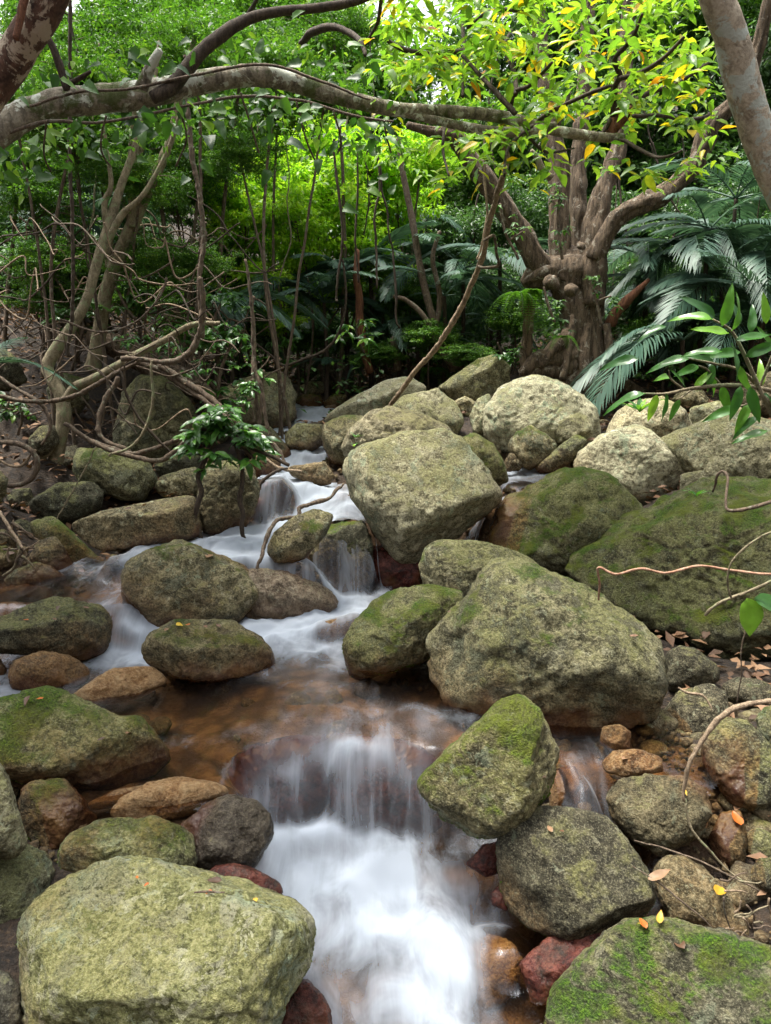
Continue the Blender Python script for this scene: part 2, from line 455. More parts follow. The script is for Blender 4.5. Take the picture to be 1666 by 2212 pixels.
# foreground left
B('boulder', 1.68, .85, 'yellow', 'big yellow-green lichened boulder filling the lower left foreground', '42,2190 47,1990 90,1937 165,1885 280,1862 400,1872 525,1897 625,1940 667,1985 664,2057 650,2112 612,2177 570,2260 400,2330 150,2330 50,2280', [(0,-.35,.93,.70),(0,-1,-.05,.78),(-.85,-.5,.1,.74)], soft=18, nrand=3, rough=.8, pw=2.8)
B('boulder', 1.9, .8, 'lichen', 'pale lichened slab cut by the left edge above a rounded pale rock', '-110,1650 -40,1632 0,1645 18,1680 38,1747 60,1807 62,1828 30,1850 -60,1862 -110,1840', [(.4,-.7,.5,.8)])
B('boulder', 1.9, .85, 'lichen', 'rounded pale green rock at the left edge beside the big foreground boulder', '-80,1850 0,1845 50,1822 100,1845 122,1887 105,1930 60,1985 45,2040 0,2060 -80,2050')
B('boulder', 1.55, .8, 'wetdark', 'small black wet rock in the bottom left corner', '-60,2090 20,2098 44,2140 48,2230 0,2270 -60,2260')
B('boulder', 2.2, .9, 'deep', 'block of stone thick with bright moss below the large mossy left boulder', '38,1732 48,1700 70,1687 140,1680 165,1707 212,1767 195,1805 140,1835 100,1840 75,1825 50,1785', [(.2,-.6,.6,.8)])
B('boulder', 2.45, .9, 'moss', 'small mossy stone wedged behind the bright mossy block', '8,1668 40,1650 72,1660 84,1690 60,1718 20,1715')
B('boulder', 1.95, .85, 'olive', 'oblong mossy stone lying between the mossy block and the black wet boulder', '126,1842 148,1805 210,1774 330,1762 385,1782 420,1802 424,1850 418,1882 350,1890 250,1885 175,1888 135,1875', [(0,-.4,1,.8),(0,-1,0,.85)])
B('boulder', 2.12, .9, 'wetdark', 'black wet boulder at the edge of the white lower pool', '385,1790 440,1742 495,1716 550,1730 584,1768 586,1805 560,1860 535,1890 450,1900 400,1870', [(.5,-.6,.5,.85)])
B('boulder', 1.95, .7, 'red', 'dark red wet flat stone behind the big foreground boulder', '440,1890 460,1872 505,1864 550,1876 600,1902 614,1925 590,1945 480,1940')
B('boulder', 1.86, .7, 'dark', 'dark green stone ledge behind the right end of the foreground boulder', '470,1925 530,1905 590,1925 640,1945 672,1985 668,2025 620,2035 520,1990')
B('boulder', 1.72, .8, 'red', 'glossy red-brown stone in the water at the bottom edge', '560,2240 625,2150 655,2112 695,2142 716,2187 722,2250 650,2300')
B('boulder', 2.2, .6, 'tan', 'flat tan and orange slab awash at the pool edge', '240,1760 258,1727 318,1690 390,1678 475,1690 502,1712 445,1750 350,1775 260,1776', [(0,0,1,.5)], cat='stone', wetness=.35, zb=-0.06)
B('boulder', 2.3, .6, 'tan', 'narrow brown stone awash below the large mossy left boulder', '188,1735 250,1706 318,1694 330,1704 260,1740 205,1750', cat='stone', wetness=.6, zb=-0.05)
B('boulder', 2.8, .8, 'moss', 'large sloping boulder covered in moss at the left edge of the pool', '-120,1540 0,1508 50,1498 105,1482 145,1492 205,1525 255,1552 300,1544 340,1583 374,1637 350,1665 280,1700 190,1728 110,1710 20,1680 -120,1680', [(.25,-.65,.8,.68),(-.4,-.75,.5,.72),(.6,-.7,0,.76)], soft=20, zb=-0.12, nrand=3)
# left shallows
B('boulder', 3.2, .85, 'rust', 'round rusty red boulder awash beside the large mossy left boulder', '15,1465 30,1427 90,1408 150,1417 197,1448 192,1472 140,1492 75,1495 25,1488', zb=-0.04)
B('boulder', 3.15, .8, 'dark', 'dark stone cut by the left edge beside the rusty red boulder', '-60,1425 -5,1412 14,1445 8,1480 -60,1490', zb=-0.04)
B('boulder', 3.72, .85, 'dark', 'squarish dark boulder beside the small left waterfall', '-60,1345 0,1333 85,1300 115,1292 218,1306 242,1336 237,1388 207,1432 165,1432 45,1412 -60,1405', [(0,-.35,1,.75),(.2,-1,.1,.85)], soft=20, zb=-0.03)
B('boulder', 4.0, .6, 'brown', 'low dark stone behind the squarish dark boulder', '-40,1275 60,1260 112,1272 118,1295 50,1325 -40,1335', cat='stone')
B('boulder', 4.2, .5, 'olive', 'flat tan and green stone in the left shallows', '8,1252 35,1230 78,1213 112,1224 152,1250 90,1266 20,1272', cat='stone', zb=0.17)
B('boulder', 4.28, .85, 'dark', 'dark rounded stone leaning on the long green slab', '64,1205 80,1168 120,1157 145,1192 162,1224 150,1244 105,1238 74,1225')
B('boulder', 4.6, .6, 'moss', 'long green slab slanting down into the left shallows', '65,1128 115,1114 155,1148 200,1192 234,1222 228,1240 185,1246 150,1222 125,1180 75,1165', [(.3,-.6,.7,.7)], soft=22)
B('boulder', 4.2, .8, 'olive', 'small mossy stone at the left edge near the dried twigs', '-50,1188 12,1178 40,1190 34,1218 0,1236 -50,1240')
B('boulder', 4.75, .8, 'brown', 'long flat-faced reddish boulder along the white water on the left', '148,1132 220,1104 350,1080 418,1068 437,1125 433,1160 320,1182 230,1190 185,1172', [(.05,-1,.15,.64),(-.55,-.8,.2,.72),(0,-.3,.95,.74)], soft=24, zb=0.31, nrand=1, pw=3.2, rough=.8)
B('boulder', 5.05, .85, 'dark', 'dark mossy boulder above the long flat-faced one', '62,1082 125,1044 200,1040 224,1060 217,1095 165,1130 110,1130 74,1115', [(.3,-.8,.5,.8)])
B('boulder', 5.15, .8, 'dark', 'small dark stone left of the dark mossy boulder', '14,1075 30,1056 66,1056 78,1082 62,1115 28,1108')
B('boulder', 4.6, .8, 'olive', 'grey-green stone cut by the left edge under the vine loop', '-50,1025 -2,1013 17,1035 13,1068 -2,1085 -50,1090')
B('boulder', 5.35, .85, 'olive', 'olive boulder with yellow patches under the looping vines', '158,1012 168,968 240,971 320,998 340,1035 312,1082 260,1080 195,1060 168,1042', [(.5,-.8,.3,.78)])
B('boulder', 5.45, .8, 'olive', 'mossy stone right of the olive boulder under the vines', '333,1048 350,1028 420,1008 447,1030 443,1065 400,1078 345,1072')
B('boulder', 5.7, .8, 'dark', 'dark stone under the hanging vines beside the big shaded boulder', '332,1005 370,983 432,983 440,1010 405,1032 345,1034')
B('boulder', 6.0, .8, 'olive', 'big shaded boulder with a flat face behind the looping vines', '242,935 264,850 303,810 352,815 412,868 434,920 408,970 320,1000 255,985', [(.3,-1,.1,.75),(-.5,-.8,.3,.8)], soft=22)
B('boulder', 4.9, .85, 'brown', 'brown wet boulder behind the hanging shrub on the left of the channel', '432,1030 445,1005 500,998 550,1010 562,1055 548,1112 522,1152 480,1162 440,1150 428,1085', [(.2,-1,.2,.78)], zb=0.32)
B('boulder', 5.3, .8, 'red', 'dark red boulder with water running over it', '548,1075 570,1045 602,1032 632,1062 624,1098 585,1128 545,1132', zb=0.34)
B('boulder', 5.75, .8, 'brown', 'tan wet boulder on the left of the channel above the red one', '535,1000 555,980 580,970 602,985 608,1012 594,1040 550,1040')
B('boulder', 7.5, .85, 'lichen', 'large rounded boulder with a rust-red waterline left of the upper stream', '462,880 480,845 512,824 580,802 620,810 642,850 640,905 605,930 525,940 475,920', [(.6,-.7,.2,.85)], zb=0.72)
B('boulder', 6.5, .7, 'brown', 'brown boulder just below the rust-lined boulder', '512,945 545,920 580,918 617,958 634,982 605,1010 550,1005', zb=0.57)
B('boulder', 7.0, .85, 'lichen', 'smooth grey boulder sitting in the middle of the upper stream', '615,940 640,914 695,918 700,960 670,978 622,970', zb=0.68)
B('boulder', 6.0, .5, 'brown', 'flat brown stone awash in the channel', '618,1008 700,998 724,1030 716,1046 685,1050 632,1030', cat='stone', wetness=.5, zb=0.52)
B('boulder', 6.25, .8, 'dark', 'small dark stone on the flat brown stone in the channel', '664,992 688,978 708,994 704,1010 668,1008', cat='stone')
B('boulder', 5.2, .7, 'brown', 'small brown stone between the channel and the big cracked boulder', '722,1084 755,1067 778,1080 775,1100 738,1098', cat='stone')
B('boulder', 4.5, .8, 'olive', 'yellow-brown lichened rock beside the bent root in the stream', '576,1190 590,1150 635,1118 680,1098 722,1112 706,1155 655,1212 600,1216', [(-.3,-.8,.5,.75)], soft=20, zb=0.31)
B('boulder', 4.42, .75, 'deep', 'green block with a thin veil of water falling over its face', '668,1200 688,1142 735,1126 788,1126 806,1180 806,1260 740,1290 685,1255', [(0,-1,.15,.72),(0,-.2,1,.8)], soft=24, wetness=.6, zb=0)
B('boulder', 4.55, .8, 'red', 'black-red wet rock in the shadow under the big cracked boulder', '790,1180 845,1172 905,1215 915,1285 840,1305 788,1280')
B('boulder', 3.98, .85, 'olive', 'broad mossy humped boulder standing in midstream', '257,1242 270,1217 320,1187 385,1169 428,1178 478,1203 552,1235 566,1290 525,1345 400,1360 325,1378 275,1310', [(.1,-.9,.45,.80)], zb=-0.04)
B('boulder', 3.92, .75, 'pinkish', 'wet pinkish boulder joined to the right of the mossy hump', '470,1280 540,1228 650,1238 712,1274 736,1306 690,1335 570,1350 500,1345', wetness=.7, zb=-0.03)
B('boulder', 3.42, .8, 'olive', 'loaf-shaped mossy boulder with yellow leaves on top in mid pool', '302,1403 320,1367 372,1339 500,1340 562,1372 586,1403 588,1440 525,1462 435,1478 370,1463 315,1432', [(.35,-1,.1,.8),(-.3,-1,-.1,.82)], zb=-0.04)
B('boulder', 3.1, .5, 'tan', 'orange stone just under the water below the loaf-shaped boulder', '150,1505 245,1443 330,1440 368,1472 300,1510 180,1530', cat='stone', wetness=.3, zb=-0.05)
B('boulder', 3.68, .4, 'rust', 'red-brown stone washed over by the white current', '668,1372 705,1340 770,1332 782,1365 725,1392', cat='stone', wetness=.5, zb=-0.03)
# the red ledge of the lower waterfall
B('boulder', 2.64, .45, 'red', 'dark red ledge under the left half of the lower waterfall', '490,1690 505,1640 545,1608 620,1592 705,1590 716,1650 718,1730 660,1785 600,1800 545,1760', [(-.35,-.9,.3,.8)], soft=12, zb=-.36, nrand=3, rough=1.2)
B('boulder', 2.66, .42, 'red', 'near-black ledge under the right half of the lower waterfall', '708,1640 725,1604 800,1592 880,1600 945,1640 965,1720 945,1815 850,1805 760,1790 714,1740', [(.1,-1,.2,.8)], soft=12, zb=-.37, nrand=3, rough=1.2)
# right of the stream
B('boulder', 3.45, .8, 'moss', 'smooth green dome-shaped boulder at the right edge of the pool', '743,1392 765,1350 800,1305 850,1275 900,1265 960,1268 1000,1283 1000,1340 970,1400 925,1425 830,1455 765,1472 748,1432', [(-.4,-.5,.8,.82)], zb=-0.04)
B('boulder', 3.2, .56, 'olive', 'huge rounded granite boulder in the middle of the right bank', '922,1375 957,1338 1002,1288 1032,1238 1073,1212 1123,1204 1183,1232 1258,1263 1333,1308 1398,1363 1435,1408 1447,1483 1430,1510 1415,1550 1358,1580 1193,1592 1033,1555 960,1520 921,1470', [(.35,-.35,.87,.74),(-.1,-.98,-.2,.78),(-.75,-.6,.25,.78)], soft=18, zb=-0.12, nrand=3)
B('boulder', 2.28, .85, 'moss', 'pointed boulder with vivid moss between the waterfall and the trickle', '901,1685 947,1638 1032,1558 1082,1508 1118,1497 1153,1517 1184,1563 1204,1623 1197,1690 1173,1735 1113,1790 1053,1812 1015,1803 947,1763 907,1718', [(-.35,-.85,.4,.72),(.75,-.6,.25,.74)], soft=19, nrand=3)
B('boulder', 2.1, .95, 'dark', 'dark cube-like boulder with a flat mossy top beside the lower pool', '1080,1890 1079,1832 1112,1762 1153,1749 1228,1748 1300,1762 1335,1792 1375,1847 1405,1902 1410,1950 1395,1975 1335,1995 1270,2034 1222,2034 1143,2000 1096,1954', [(.05,-.5,.87,.60),(-.75,-.65,.05,.66),(.35,-.85,-.4,.66)], soft=26, nrand=1, rough=.7, pw=3.0)
B('boulder', 1.66, .9, 'deep', 'broad mossy boulder filling the bottom right corner', '1185,2240 1212,2142 1268,2062 1328,1998 1398,1976 1453,1984 1533,2010 1613,2030 1690,2050 1790,2090 1820,2250 1650,2360 1300,2360', [(.1,-.45,.9,.8)])
B('boulder', 1.98, .6, 'tan', 'tan stone blurred under the right side of the white pool', '985,2130 1003,2050 1053,2015 1103,2035 1130,2075 1113,2150 1063,2190 1010,2190', cat='stone', wetness=.3)
B('boulder', 2.28, .8, 'red', 'glossy red stone beside the cube-like boulder', '1005,1866 1043,1826 1095,1812 1105,1875 1050,1895', cat='stone')
B('boulder', 2.12, .8, 'red', 'smaller dark red stone in the foam by the cube-like boulder', '1060,1930 1085,1903 1108,1930 1095,1968 1064,1956', cat='stone')
B('boulder', 1.9, .7, 'red', 'black-red wet rock in the shadow below the cube-like boulder', '1120,2080 1190,2020 1300,2010 1310,2080 1230,2170 1150,2170', cat='stone')
B('boulder', 2.12, .85, 'brown', 'smooth grey-brown boulder between the cube-like and the mossy corner boulder', '1408,1890 1423,1857 1473,1844 1520,1872 1570,1932 1616,1997 1620,2030 1558,2035 1453,1995 1420,1937')
B('boulder', 2.46, .75, 'brown', 'broad wet brown rock in the trickle on the right', '1302,1720 1333,1687 1393,1671 1478,1676 1525,1707 1536,1757 1500,1812 1425,1850 1370,1815 1328,1775', [(-.1,-.6,.8,.78)], wetness=.6, zb=-0.24)
B('boulder', 2.3, .85, 'brown', 'upright wet brown stone right of the broad wet brown rock', '1528,1815 1558,1756 1600,1750 1614,1800 1612,1865 1575,1878 1543,1856', cat='stone')
B('boulder', 2.28, .8, 'olive', 'angular brown stone at the right edge under the red leaf', '1602,1802 1640,1788 1690,1812 1695,1855 1640,1865 1608,1842', cat='stone')
B('boulder', 2.12, .8, 'dark', 'dark stone cut by the right edge above the twig pile', '1616,1885 1640,1856 1700,1848 1720,1920 1655,1930 1620,1912', cat='stone')
B('boulder', 2.5, .85, 'dark', 'large dark oval boulder at the right edge', '1516,1620 1522,1583 1568,1554 1613,1557 1655,1603 1700,1650 1705,1722 1668,1745 1623,1756 1583,1742 1541,1687 1519,1645', [(-.3,-.8,.5,.82)])
B('boulder', 2.62, .8, 'olive', 'mossy stone cut by the right edge behind the bent root', '1632,1552 1650,1530 1710,1508 1730,1615 1672,1618 1640,1595', cat='stone')
B('boulder', 2.95, .8, 'dark', 'flat dark slab in the shadow right of the huge granite boulder', '1412,1610 1432,1538 1468,1493 1533,1474 1570,1492 1573,1542 1526,1604 1503,1630 1450,1624', [(-.1,-.6,.8,.78)])
B('boulder', 3.2, .85, 'dark', 'dark egg-shaped stone under the overhang on the right', '1438,1452 1437,1413 1468,1395 1503,1402 1555,1443 1556,1472 1483,1492 1446,1496')
B('boulder', 3.05, .8, 'dark', 'dark stone right of the flat dark slab under the overhang', '1560,1480 1590,1462 1640,1467 1690,1495 1690,1540 1600,1530 1563,1512')
B('boulder', 2.76, .85, 'rust', 'small cube of orange-brown stone at the foot of the huge granite boulder', '1296,1605 1302,1570 1340,1564 1364,1580 1360,1616 1320,1624', cat='stone', zb=-0.06)
B('boulder', 2.6, .6, 'rust', 'flat orange-brown stone in the trickle with a dry leaf on it', '1299,1645 1322,1622 1383,1617 1430,1637 1432,1666 1358,1680 1310,1670', cat='stone', zb=-0.06)
B('boulder', 2.5, .8, 'rust', 'brown upright stone between the pointed boulder and the trickle', '1186,1710 1203,1660 1243,1654 1260,1700 1260,1750 1228,1762 1188,1752', cat='stone', zb=-0.22)
B('boulder', 4.05, .85, 'moss', 'giant boulder overhanging from the right edge', '1223,1245 1245,1205 1260,1178 1313,1125 1398,1100 1453,1070 1533,1035 1583,1027 1666,1032 1790,1060 1900,1150 1900,1350 1800,1450 1666,1460 1560,1445 1470,1405 1383,1345 1293,1293', [(-.2,-.3,.93,.70),(-.1,-.75,-.65,.50),(-.55,-.75,.3,.76)], soft=20, nrand=2, pw=2.7)
B('boulder', 4.5, .85, 'moss', 'domed green boulder below the little pool on the right', '1050,1185 1071,1105 1098,1070 1143,1045 1208,1018 1263,1013 1313,1030 1365,1075 1395,1110 1330,1180 1250,1240 1170,1250 1080,1230', [(-.5,-.8,.3,.8)])
B('boulder', 3.95, .7, 'olive', 'flat wedge-shaped mossy boulder behind the huge granite one', '903,1218 917,1183 958,1165 1033,1169 1108,1187 1155,1210 1190,1245 1100,1300 1000,1315 918,1270', [(0,-.6,.8,.8)])
B('boulder', 4.6, .8, 'lichen', 'big pale boulder with a squared left edge in the centre of the picture', '742,1012 757,985 790,965 860,940 965,928 1002,950 1037,1000 1082,1065 1076,1092 1030,1132 990,1162 935,1192 890,1218 853,1224 833,1185 790,1122 758,1072', [(.12,-.75,.65,.68),(-.85,-.5,.1,.70),(.4,-.7,-.6,.72)], soft=22, nrand=2, rough=.8, pw=2.8)
B('boulder', 5.95, .85, 'olive', 'dark-sided boulder left of the big pale central one', '695,955 700,915 740,898 790,900 800,960 760,1015 712,1000')
B('boulder', 5.6, .8, 'lichen', 'low rounded boulder behind the big pale central one', '735,968 750,930 800,890 840,879 900,890 965,920 985,945 920,975 800,1000 745,990', [(0,-.5,.9,.85)])
B('boulder', 6.8, .7, 'pale', 'long pale sloping rock at the right edge of the upper stream', '698,915 715,890 770,855 833,822 885,814 922,838 914,865 860,890 800,905 740,915', [(-.3,-.6,.7,.75)], soft=20)
B('boulder', 6.2, .8, 'lichen', 'mossy boulder behind the end of the long hanging vine', '840,885 873,855 943,839 985,870 1003,905 988,942 940,940 880,915', [(.3,-.8,.5,.8)])
B('boulder', 7.2, .75, 'olive', 'slab-like boulder tilted up at the foot of the old tree', '940,842 998,800 1033,775 1068,766 1105,790 1102,830 1065,858 1020,880 975,868', [(-.35,-.5,.8,.66),(.4,-.9,-.1,.70)], soft=24, nrand=2, pw=2.8)
B('boulder', 6.6, .8, 'olive', 'small mossy stone wedged right of the boulder by the vine end', '978,868 1005,856 1028,868 1028,895 1005,904 985,892', cat='stone')
B('boulder', 6.2, .8, 'lichen', 'pale stone against the left side of the white-topped boulder', '1015,900 1030,862 1058,846 1075,900 1055,950 1022,935')
B('boulder', 5.9, .85, 'pale', 'large boulder with bluish white lichen on top below the old tree', '1046,935 1047,885 1078,838 1113,820 1158,811 1203,824 1258,850 1290,880 1298,930 1275,965 1180,975 1113,985 1068,978', [(-.1,-.85,.4,.80),(.1,-.3,1,.86)], soft=19)
B('boulder', 5.5, .85, 'olive', 'round olive stone below the large white-lichened boulder', '1096,965 1115,935 1148,920 1182,940 1205,964 1185,995 1145,1016 1115,1000')
B('boulder', 5.6, .8, 'lichen', 'small angular stone perched in front of the large white-lichened boulder', '1184,938 1200,914 1255,889 1272,905 1278,932 1235,954 1203,960', cat='stone')
B('boulder', 5.42, .7, 'dark', 'tilted dark stone with a mossy ridge beside the little pool', '1155,1010 1200,970 1246,936 1272,950 1245,992 1205,1020 1170,1022', [(-.4,-.5,.8,.75)], soft=20, cat='stone')
B('boulder', 5.45, .8, 'dark', 'small blue-grey stone at the edge of the little pool', '1085,1005 1100,980 1116,977 1132,1000 1122,1018 1093,1018', cat='stone')
B('boulder', 5.0, .75, 'moss', 'green boulder tucked behind the right shoulder of the central one', '985,950 1025,934 1066,960 1092,1005 1102,1038 1078,1050 1020,1040')
B('boulder', 5.2, .85, 'pale', 'boulder with a chalk-white crest right of the little pool', '1235,1010 1247,975 1298,940 1378,916 1415,935 1470,975 1482,1010 1480,1058 1392,1100 1345,1080 1285,1040 1240,1020', [(0,-.4,.9,.66),(.3,-.9,-.3,.70),(-.6,-.7,.2,.76)], soft=22, nrand=1, rough=.8, pw=2.8)
B('boulder', 5.9, .8, 'lichen', 'pale boulder with a small fern growing on it', '1305,935 1328,890 1373,865 1433,857 1482,885 1495,925 1460,960 1400,960')
B('boulder', 4.95, .8, 'lichen', 'broad pale sloping boulder at the right edge below the leafy sprig', '1420,955 1483,925 1533,900 1608,889 1650,905 1730,930 1760,1040 1650,1070 1508,1060 1470,1025', [(-.2,-.55,.8,.78)])
B('boulder', 6.0, .8, 'lichen', 'brownish boulder behind the broad pale sloping one', '1484,915 1495,880 1550,866 1612,885 1620,910 1560,925 1490,930')
B('boulder', 6.5, .8, 'olive', 'low mossy stone at the foot of the palm thicket', '1448,865 1470,841 1520,844 1535,868 1490,888', cat='stone')
B('boulder', 6.2, .85, 'brown', 'brown boulder at the right edge behind the leafy sprig', '1595,850 1620,814 1690,798 1730,885 1650,905 1602,885')
B('boulder', 4.75, .8, 'lichen', 'small pale stone between the white-crested and the broad sloping boulder', '1470,1025 1520,1015 1540,1040 1500,1065 1470,1062', cat='stone')
# far stones
B('boulder', 8.3, .8, 'deep', 'bright mossy green stone at the head of the upper stream', '638,866 660,849 692,854 702,872 680,892 642,892', cat='stone')
B('boulder', 8.8, .8, 'lichen', 'pale stone behind the bright mossy green one', '640,842 665,825 697,824 704,848 670,858', cat='stone')
B('boulder', 9.2, .85, 'dark', 'large shaded grey boulder under the far palms', '672,825 700,790 740,781 766,800 766,838 720,855 680,845')
B('boulder', 9.8, .8, 'dark', 'shaded boulder left of the large grey one under the far palms', '635,805 658,774 692,769 702,800 675,838 640,832')
B('boulder', 8.2, .7, 'moss', 'low mossy stone on the right bank of the upper stream', '698,870 720,851 750,854 740,878 705,882', cat='stone')
B('boulder', 8.0, .7, 'lichen', 'small pale stone at the lip of the uppermost fall', '692,892 706,876 728,874 724,892', cat='stone')
# left bank
B('boulder', 6.35, .8, 'olive', 'pale boulder half buried in roots on the left bank', '100,840 140,804 182,818 194,862 172,895 115,890')
B('boulder', 6.1, .8, 'dark', 'dark boulder cut by the left edge among the roots', '-60,775 0,744 40,778 58,822 20,845 -60,845')
B('boulder', 5.5, .8, 'dark', 'dark stone beneath the bent grey tree on the left bank', '62,950 85,922 118,918 130,955 100,985 66,980', cat='stone')
B('boulder', 4.7, .8, 'dark', 'dark stone in the gap left of the long green slab', '14,1140 45,1120 70,1132 72,1165 40,1182 15,1172', cat='stone', zb=0.25)
B('boulder', 4.4, .8, 'dark', 'dark stone low on the left edge behind the dried twigs', '-40,1150 10,1144 38,1160 30,1190 -40,1195', cat='stone')
B('boulder', 6.3, .8, 'dark', 'dark boulder in the shade between the vines and the rust-lined boulder', '425,905 450,880 490,890 515,930 480,960 430,950')
B('boulder', 5.9, .8, 'dark', 'dark stone low among the looping vines left of the shaded boulder', '120,1000 140,965 168,960 170,1010 150,1035 122,1030', cat='stone')

# ------------------------------------------------------------------ ground
def generic_ground(x, y):
    ys = np.array([-40, 0, 1.2, 2.2, 2.8, 4, 5, 6.5, 8, 10, 14, 20, 30, 60])
    zs = np.array([-2, -.8, -.62, -.5, -.2, -.02, .22, .55, .85, 1.15, 2.0, 4.2, 8.5, 16])
    xc = np.interp(y, [0, 2, 3.4, 5, 8, 12, 20], [.1, .05, -.2, -.55, -1.0, -1.2, -1.2])
    d = x - xc
    left = np.clip(-d - 1.3, 0, None)
    right = np.clip(d - 2.6, 0, None)
    z = np.interp(y, ys, zs) + .55 * left - .012 * left ** 2 * (left < 20) - 4.8 * (left >= 20) * 0 + .30 * right
    z = z + .95 * np.clip(-1.8 - y, 0, 11) + .35 * np.clip(np.abs(x) - 4.5, 0, 12) * (y < 6)  # unseen banks behind and beside the camera, added to block low sky light
    return np.minimum(z, 15)

EXTRA = [at(0, 1000, 5.6), at(60, 900, 6.2), at(30, 700, 7.6), at(-100, 640, 8.0), at(150, 780, 7.4), at(250, 760, 7.6), at(1250, 830, 7.5), at(1150, 800, 7.8),
         at(1400, 850, 7.2), at(1600, 800, 8.0), at(900, 800, 8.8), at(560, 790, 9.0), at(700, 800, 10.5), at(450, 780, 8.6)]
ANC = np.array(ANCHORS + [tuple(p) + (.6,) for p in EXTRA])
ANC_RES = ANC[:, 2] - generic_ground(ANC[:, 0], ANC[:, 1])

def ground_z(x, y):
    x, y = np.atleast_1d(np.asarray(x, float)), np.atleast_1d(np.asarray(y, float))
    g = generic_ground(x, y)
    out = np.empty_like(g)
    for s in range(0, len(g), 20000):
        d2 = (x[s:s + 20000, None] - ANC[None, :, 0]) ** 2 + (y[s:s + 20000, None] - ANC[None, :, 1]) ** 2
        w = 1 / (d2 + .02) ** 1.6
        tot = w.sum(1)
        out[s:s + 20000] = (w @ ANC_RES) / (tot + .25)
    z = g + out
    wz, _, rc = water_eval(np.stack((x, y), 1))
    k = np.clip((1.6 - rc) / .7, 0, 1)
    bed = wz - .10
    return np.where(k > 0, np.minimum(z, z * (1 - k) + bed * k), z)

def spaced(a, b, fine0, fine1, step, coarse):
    lo = np.arange(a, fine0, coarse); mid = np.arange(fine0, fine1, step); hi = np.arange(fine1, b + coarse, coarse)
    return np.concatenate((lo, mid, hi))
gx, gy = spaced(-60, 60, -5.5, 5.5, .06, 1.2), spaced(-40, 90, .8, 11.5, .06, 1.2)
GX, GY = np.meshgrid(gx, gy)
fx, fy = GX.ravel(), GY.ravel()
fz = ground_z(fx, fy) + .03 * fbm(np.stack((fx * 2.2, fy * 2.2, fx * 0), 1), 4, .6, 3)
nx, ny = len(gx), len(gy)
idx = np.arange(nx * ny).reshape(ny, nx)
gf = np.stack((idx[:-1, :-1].ravel(), idx[:-1, 1:].ravel(), idx[1:, 1:].ravel(), idx[1:, :-1].ravel()), 1)
gme = new_mesh('ground', np.stack((fx, fy, fz), 1), gf)
_, _, g_rc = water_eval(np.stack((fx, fy), 1))
attr(gme, 'bed', np.clip(1.9 - g_rc, 0, 1))
m = NT('forest_soil')
p = m.pos()
soil = m.mix(m.step(m.noise(p, 14, 8, .7), .35, .65), (.010, .007, .005), (.045, .028, .016))
soil = m.mix(m.step(m.noise(p, 60, 4, .7), .5, .7), soil, (.085, .052, .028))
cell = m.n('TexVoronoi', {'Vector': p, 'Scale': 9.0, 'Randomness': 1.0})
bedc = m.mix(m.step(m.noise(p, 6, 6, .7), .35, .65), (.10, .050, .020), (.30, .19, .095))
bedc = m.mix(m.step(cell.outputs['Distance'], .35, .75, 0, .75), bedc, (.035, .018, .009))
c = m.mix(m.attr('bed').outputs['Fac'], soil, bedc)
hgt = m.math('ADD', m.noise(p, 20, 8, .7), m.math('MULTIPLY', m.noise(p, 110, 4), .4))
b = m.n('Bump', {'Height': hgt, 'Strength': 1.0, 'Distance': .05})
M_SOIL = m.surf(m.n('BsdfPrincipled', {'Base Color': c, 'Roughness': .8, 'Normal': b.outputs[0]}))
ground = tag(link('ground', gme, M_SOIL), 'dark forest soil and stony stream bed under the boulders', 'ground', kind='structure')

# ------------------------------------------------------------------ the stream: one sheet of water that steps down from pool to pool
wx, wy = np.arange(-2.6, 2.3, .013), np.concatenate((np.arange(1.25, 4.6, .013), np.arange(4.6, 9.3, .03)))
WX, WY = np.meshgrid(wx, wy)
q = np.stack((WX.ravel(), WY.ravel()), 1)
wz, wf, wr = water_eval(q)
def blur(z, k):
    for ax in (0, 1):
        z = np.apply_along_axis(lambda v: np.convolve(np.pad(v, k, mode='edge'), np.hanning(2 * k + 3)[1:-1] / np.hanning(2 * k + 3).sum(), 'valid'), ax, z)
    return z
wz = blur(wz.reshape(WX.shape), 4).ravel()
wf = blur(wf.reshape(WX.shape), 5).ravel()
# where the stream runs over a ledge its skin follows the stone
hug = np.full(WX.shape, -9.0)
for lab, G in ROCK_TOPS:
    if lab.startswith(('dark red ledge', 'near-black ledge', 'green block with', 'red-brown stone washed', 'dark red boulder with', 'tan stone blurred')):
        jx = np.round((G[:, 0] - wx[0]) / .013).astype(int); jy = np.searchsorted(wy, G[:, 1])
        k = (jx > 0) & (jx < len(wx) - 1) & (jy > 0) & (jy < len(wy) - 1)
        np.maximum.at(hug, (jy[k], jx[k]), G[k, 2] + .012)
for _ in range(2):
    pad = np.pad(hug, 1, constant_values=-9)
    hug = np.max([pad[a:a + hug.shape[0], b:b + hug.shape[1]] for a in range(3) for b in range(3)], axis=0)
wz = blur(np.maximum(wz.reshape(WX.shape), np.minimum(hug, wz.reshape(WX.shape) + .42)), 2).ravel()
W3 = np.stack((q[:, 0] * 14, q[:, 1] * 3.2, q[:, 0] * 0), 1)
gzx = np.gradient(wz.reshape(WX.shape), axis=0).ravel() / .013
steep = np.clip((np.abs(gzx) - .35) / 1.4, 0, 1)
rip = fbm(W3, 4, .55, 21)
wz2 = wz + .005 * rip + .03 * np.clip(wf, 0, 1) * fbm(np.stack((q[:, 0] * 7, q[:, 1] * 5, q[:, 0] * 0), 1), 3, .5, 8) + 0.006 * steep * fbm(np.stack((q[:, 0] * 18, q[:, 1] * 2, q[:, 0] * 0), 1), 2, .5, 12)
ok = (wr < 1.35).reshape(WX.shape)
wi = np.arange(len(q)).reshape(WX.shape)
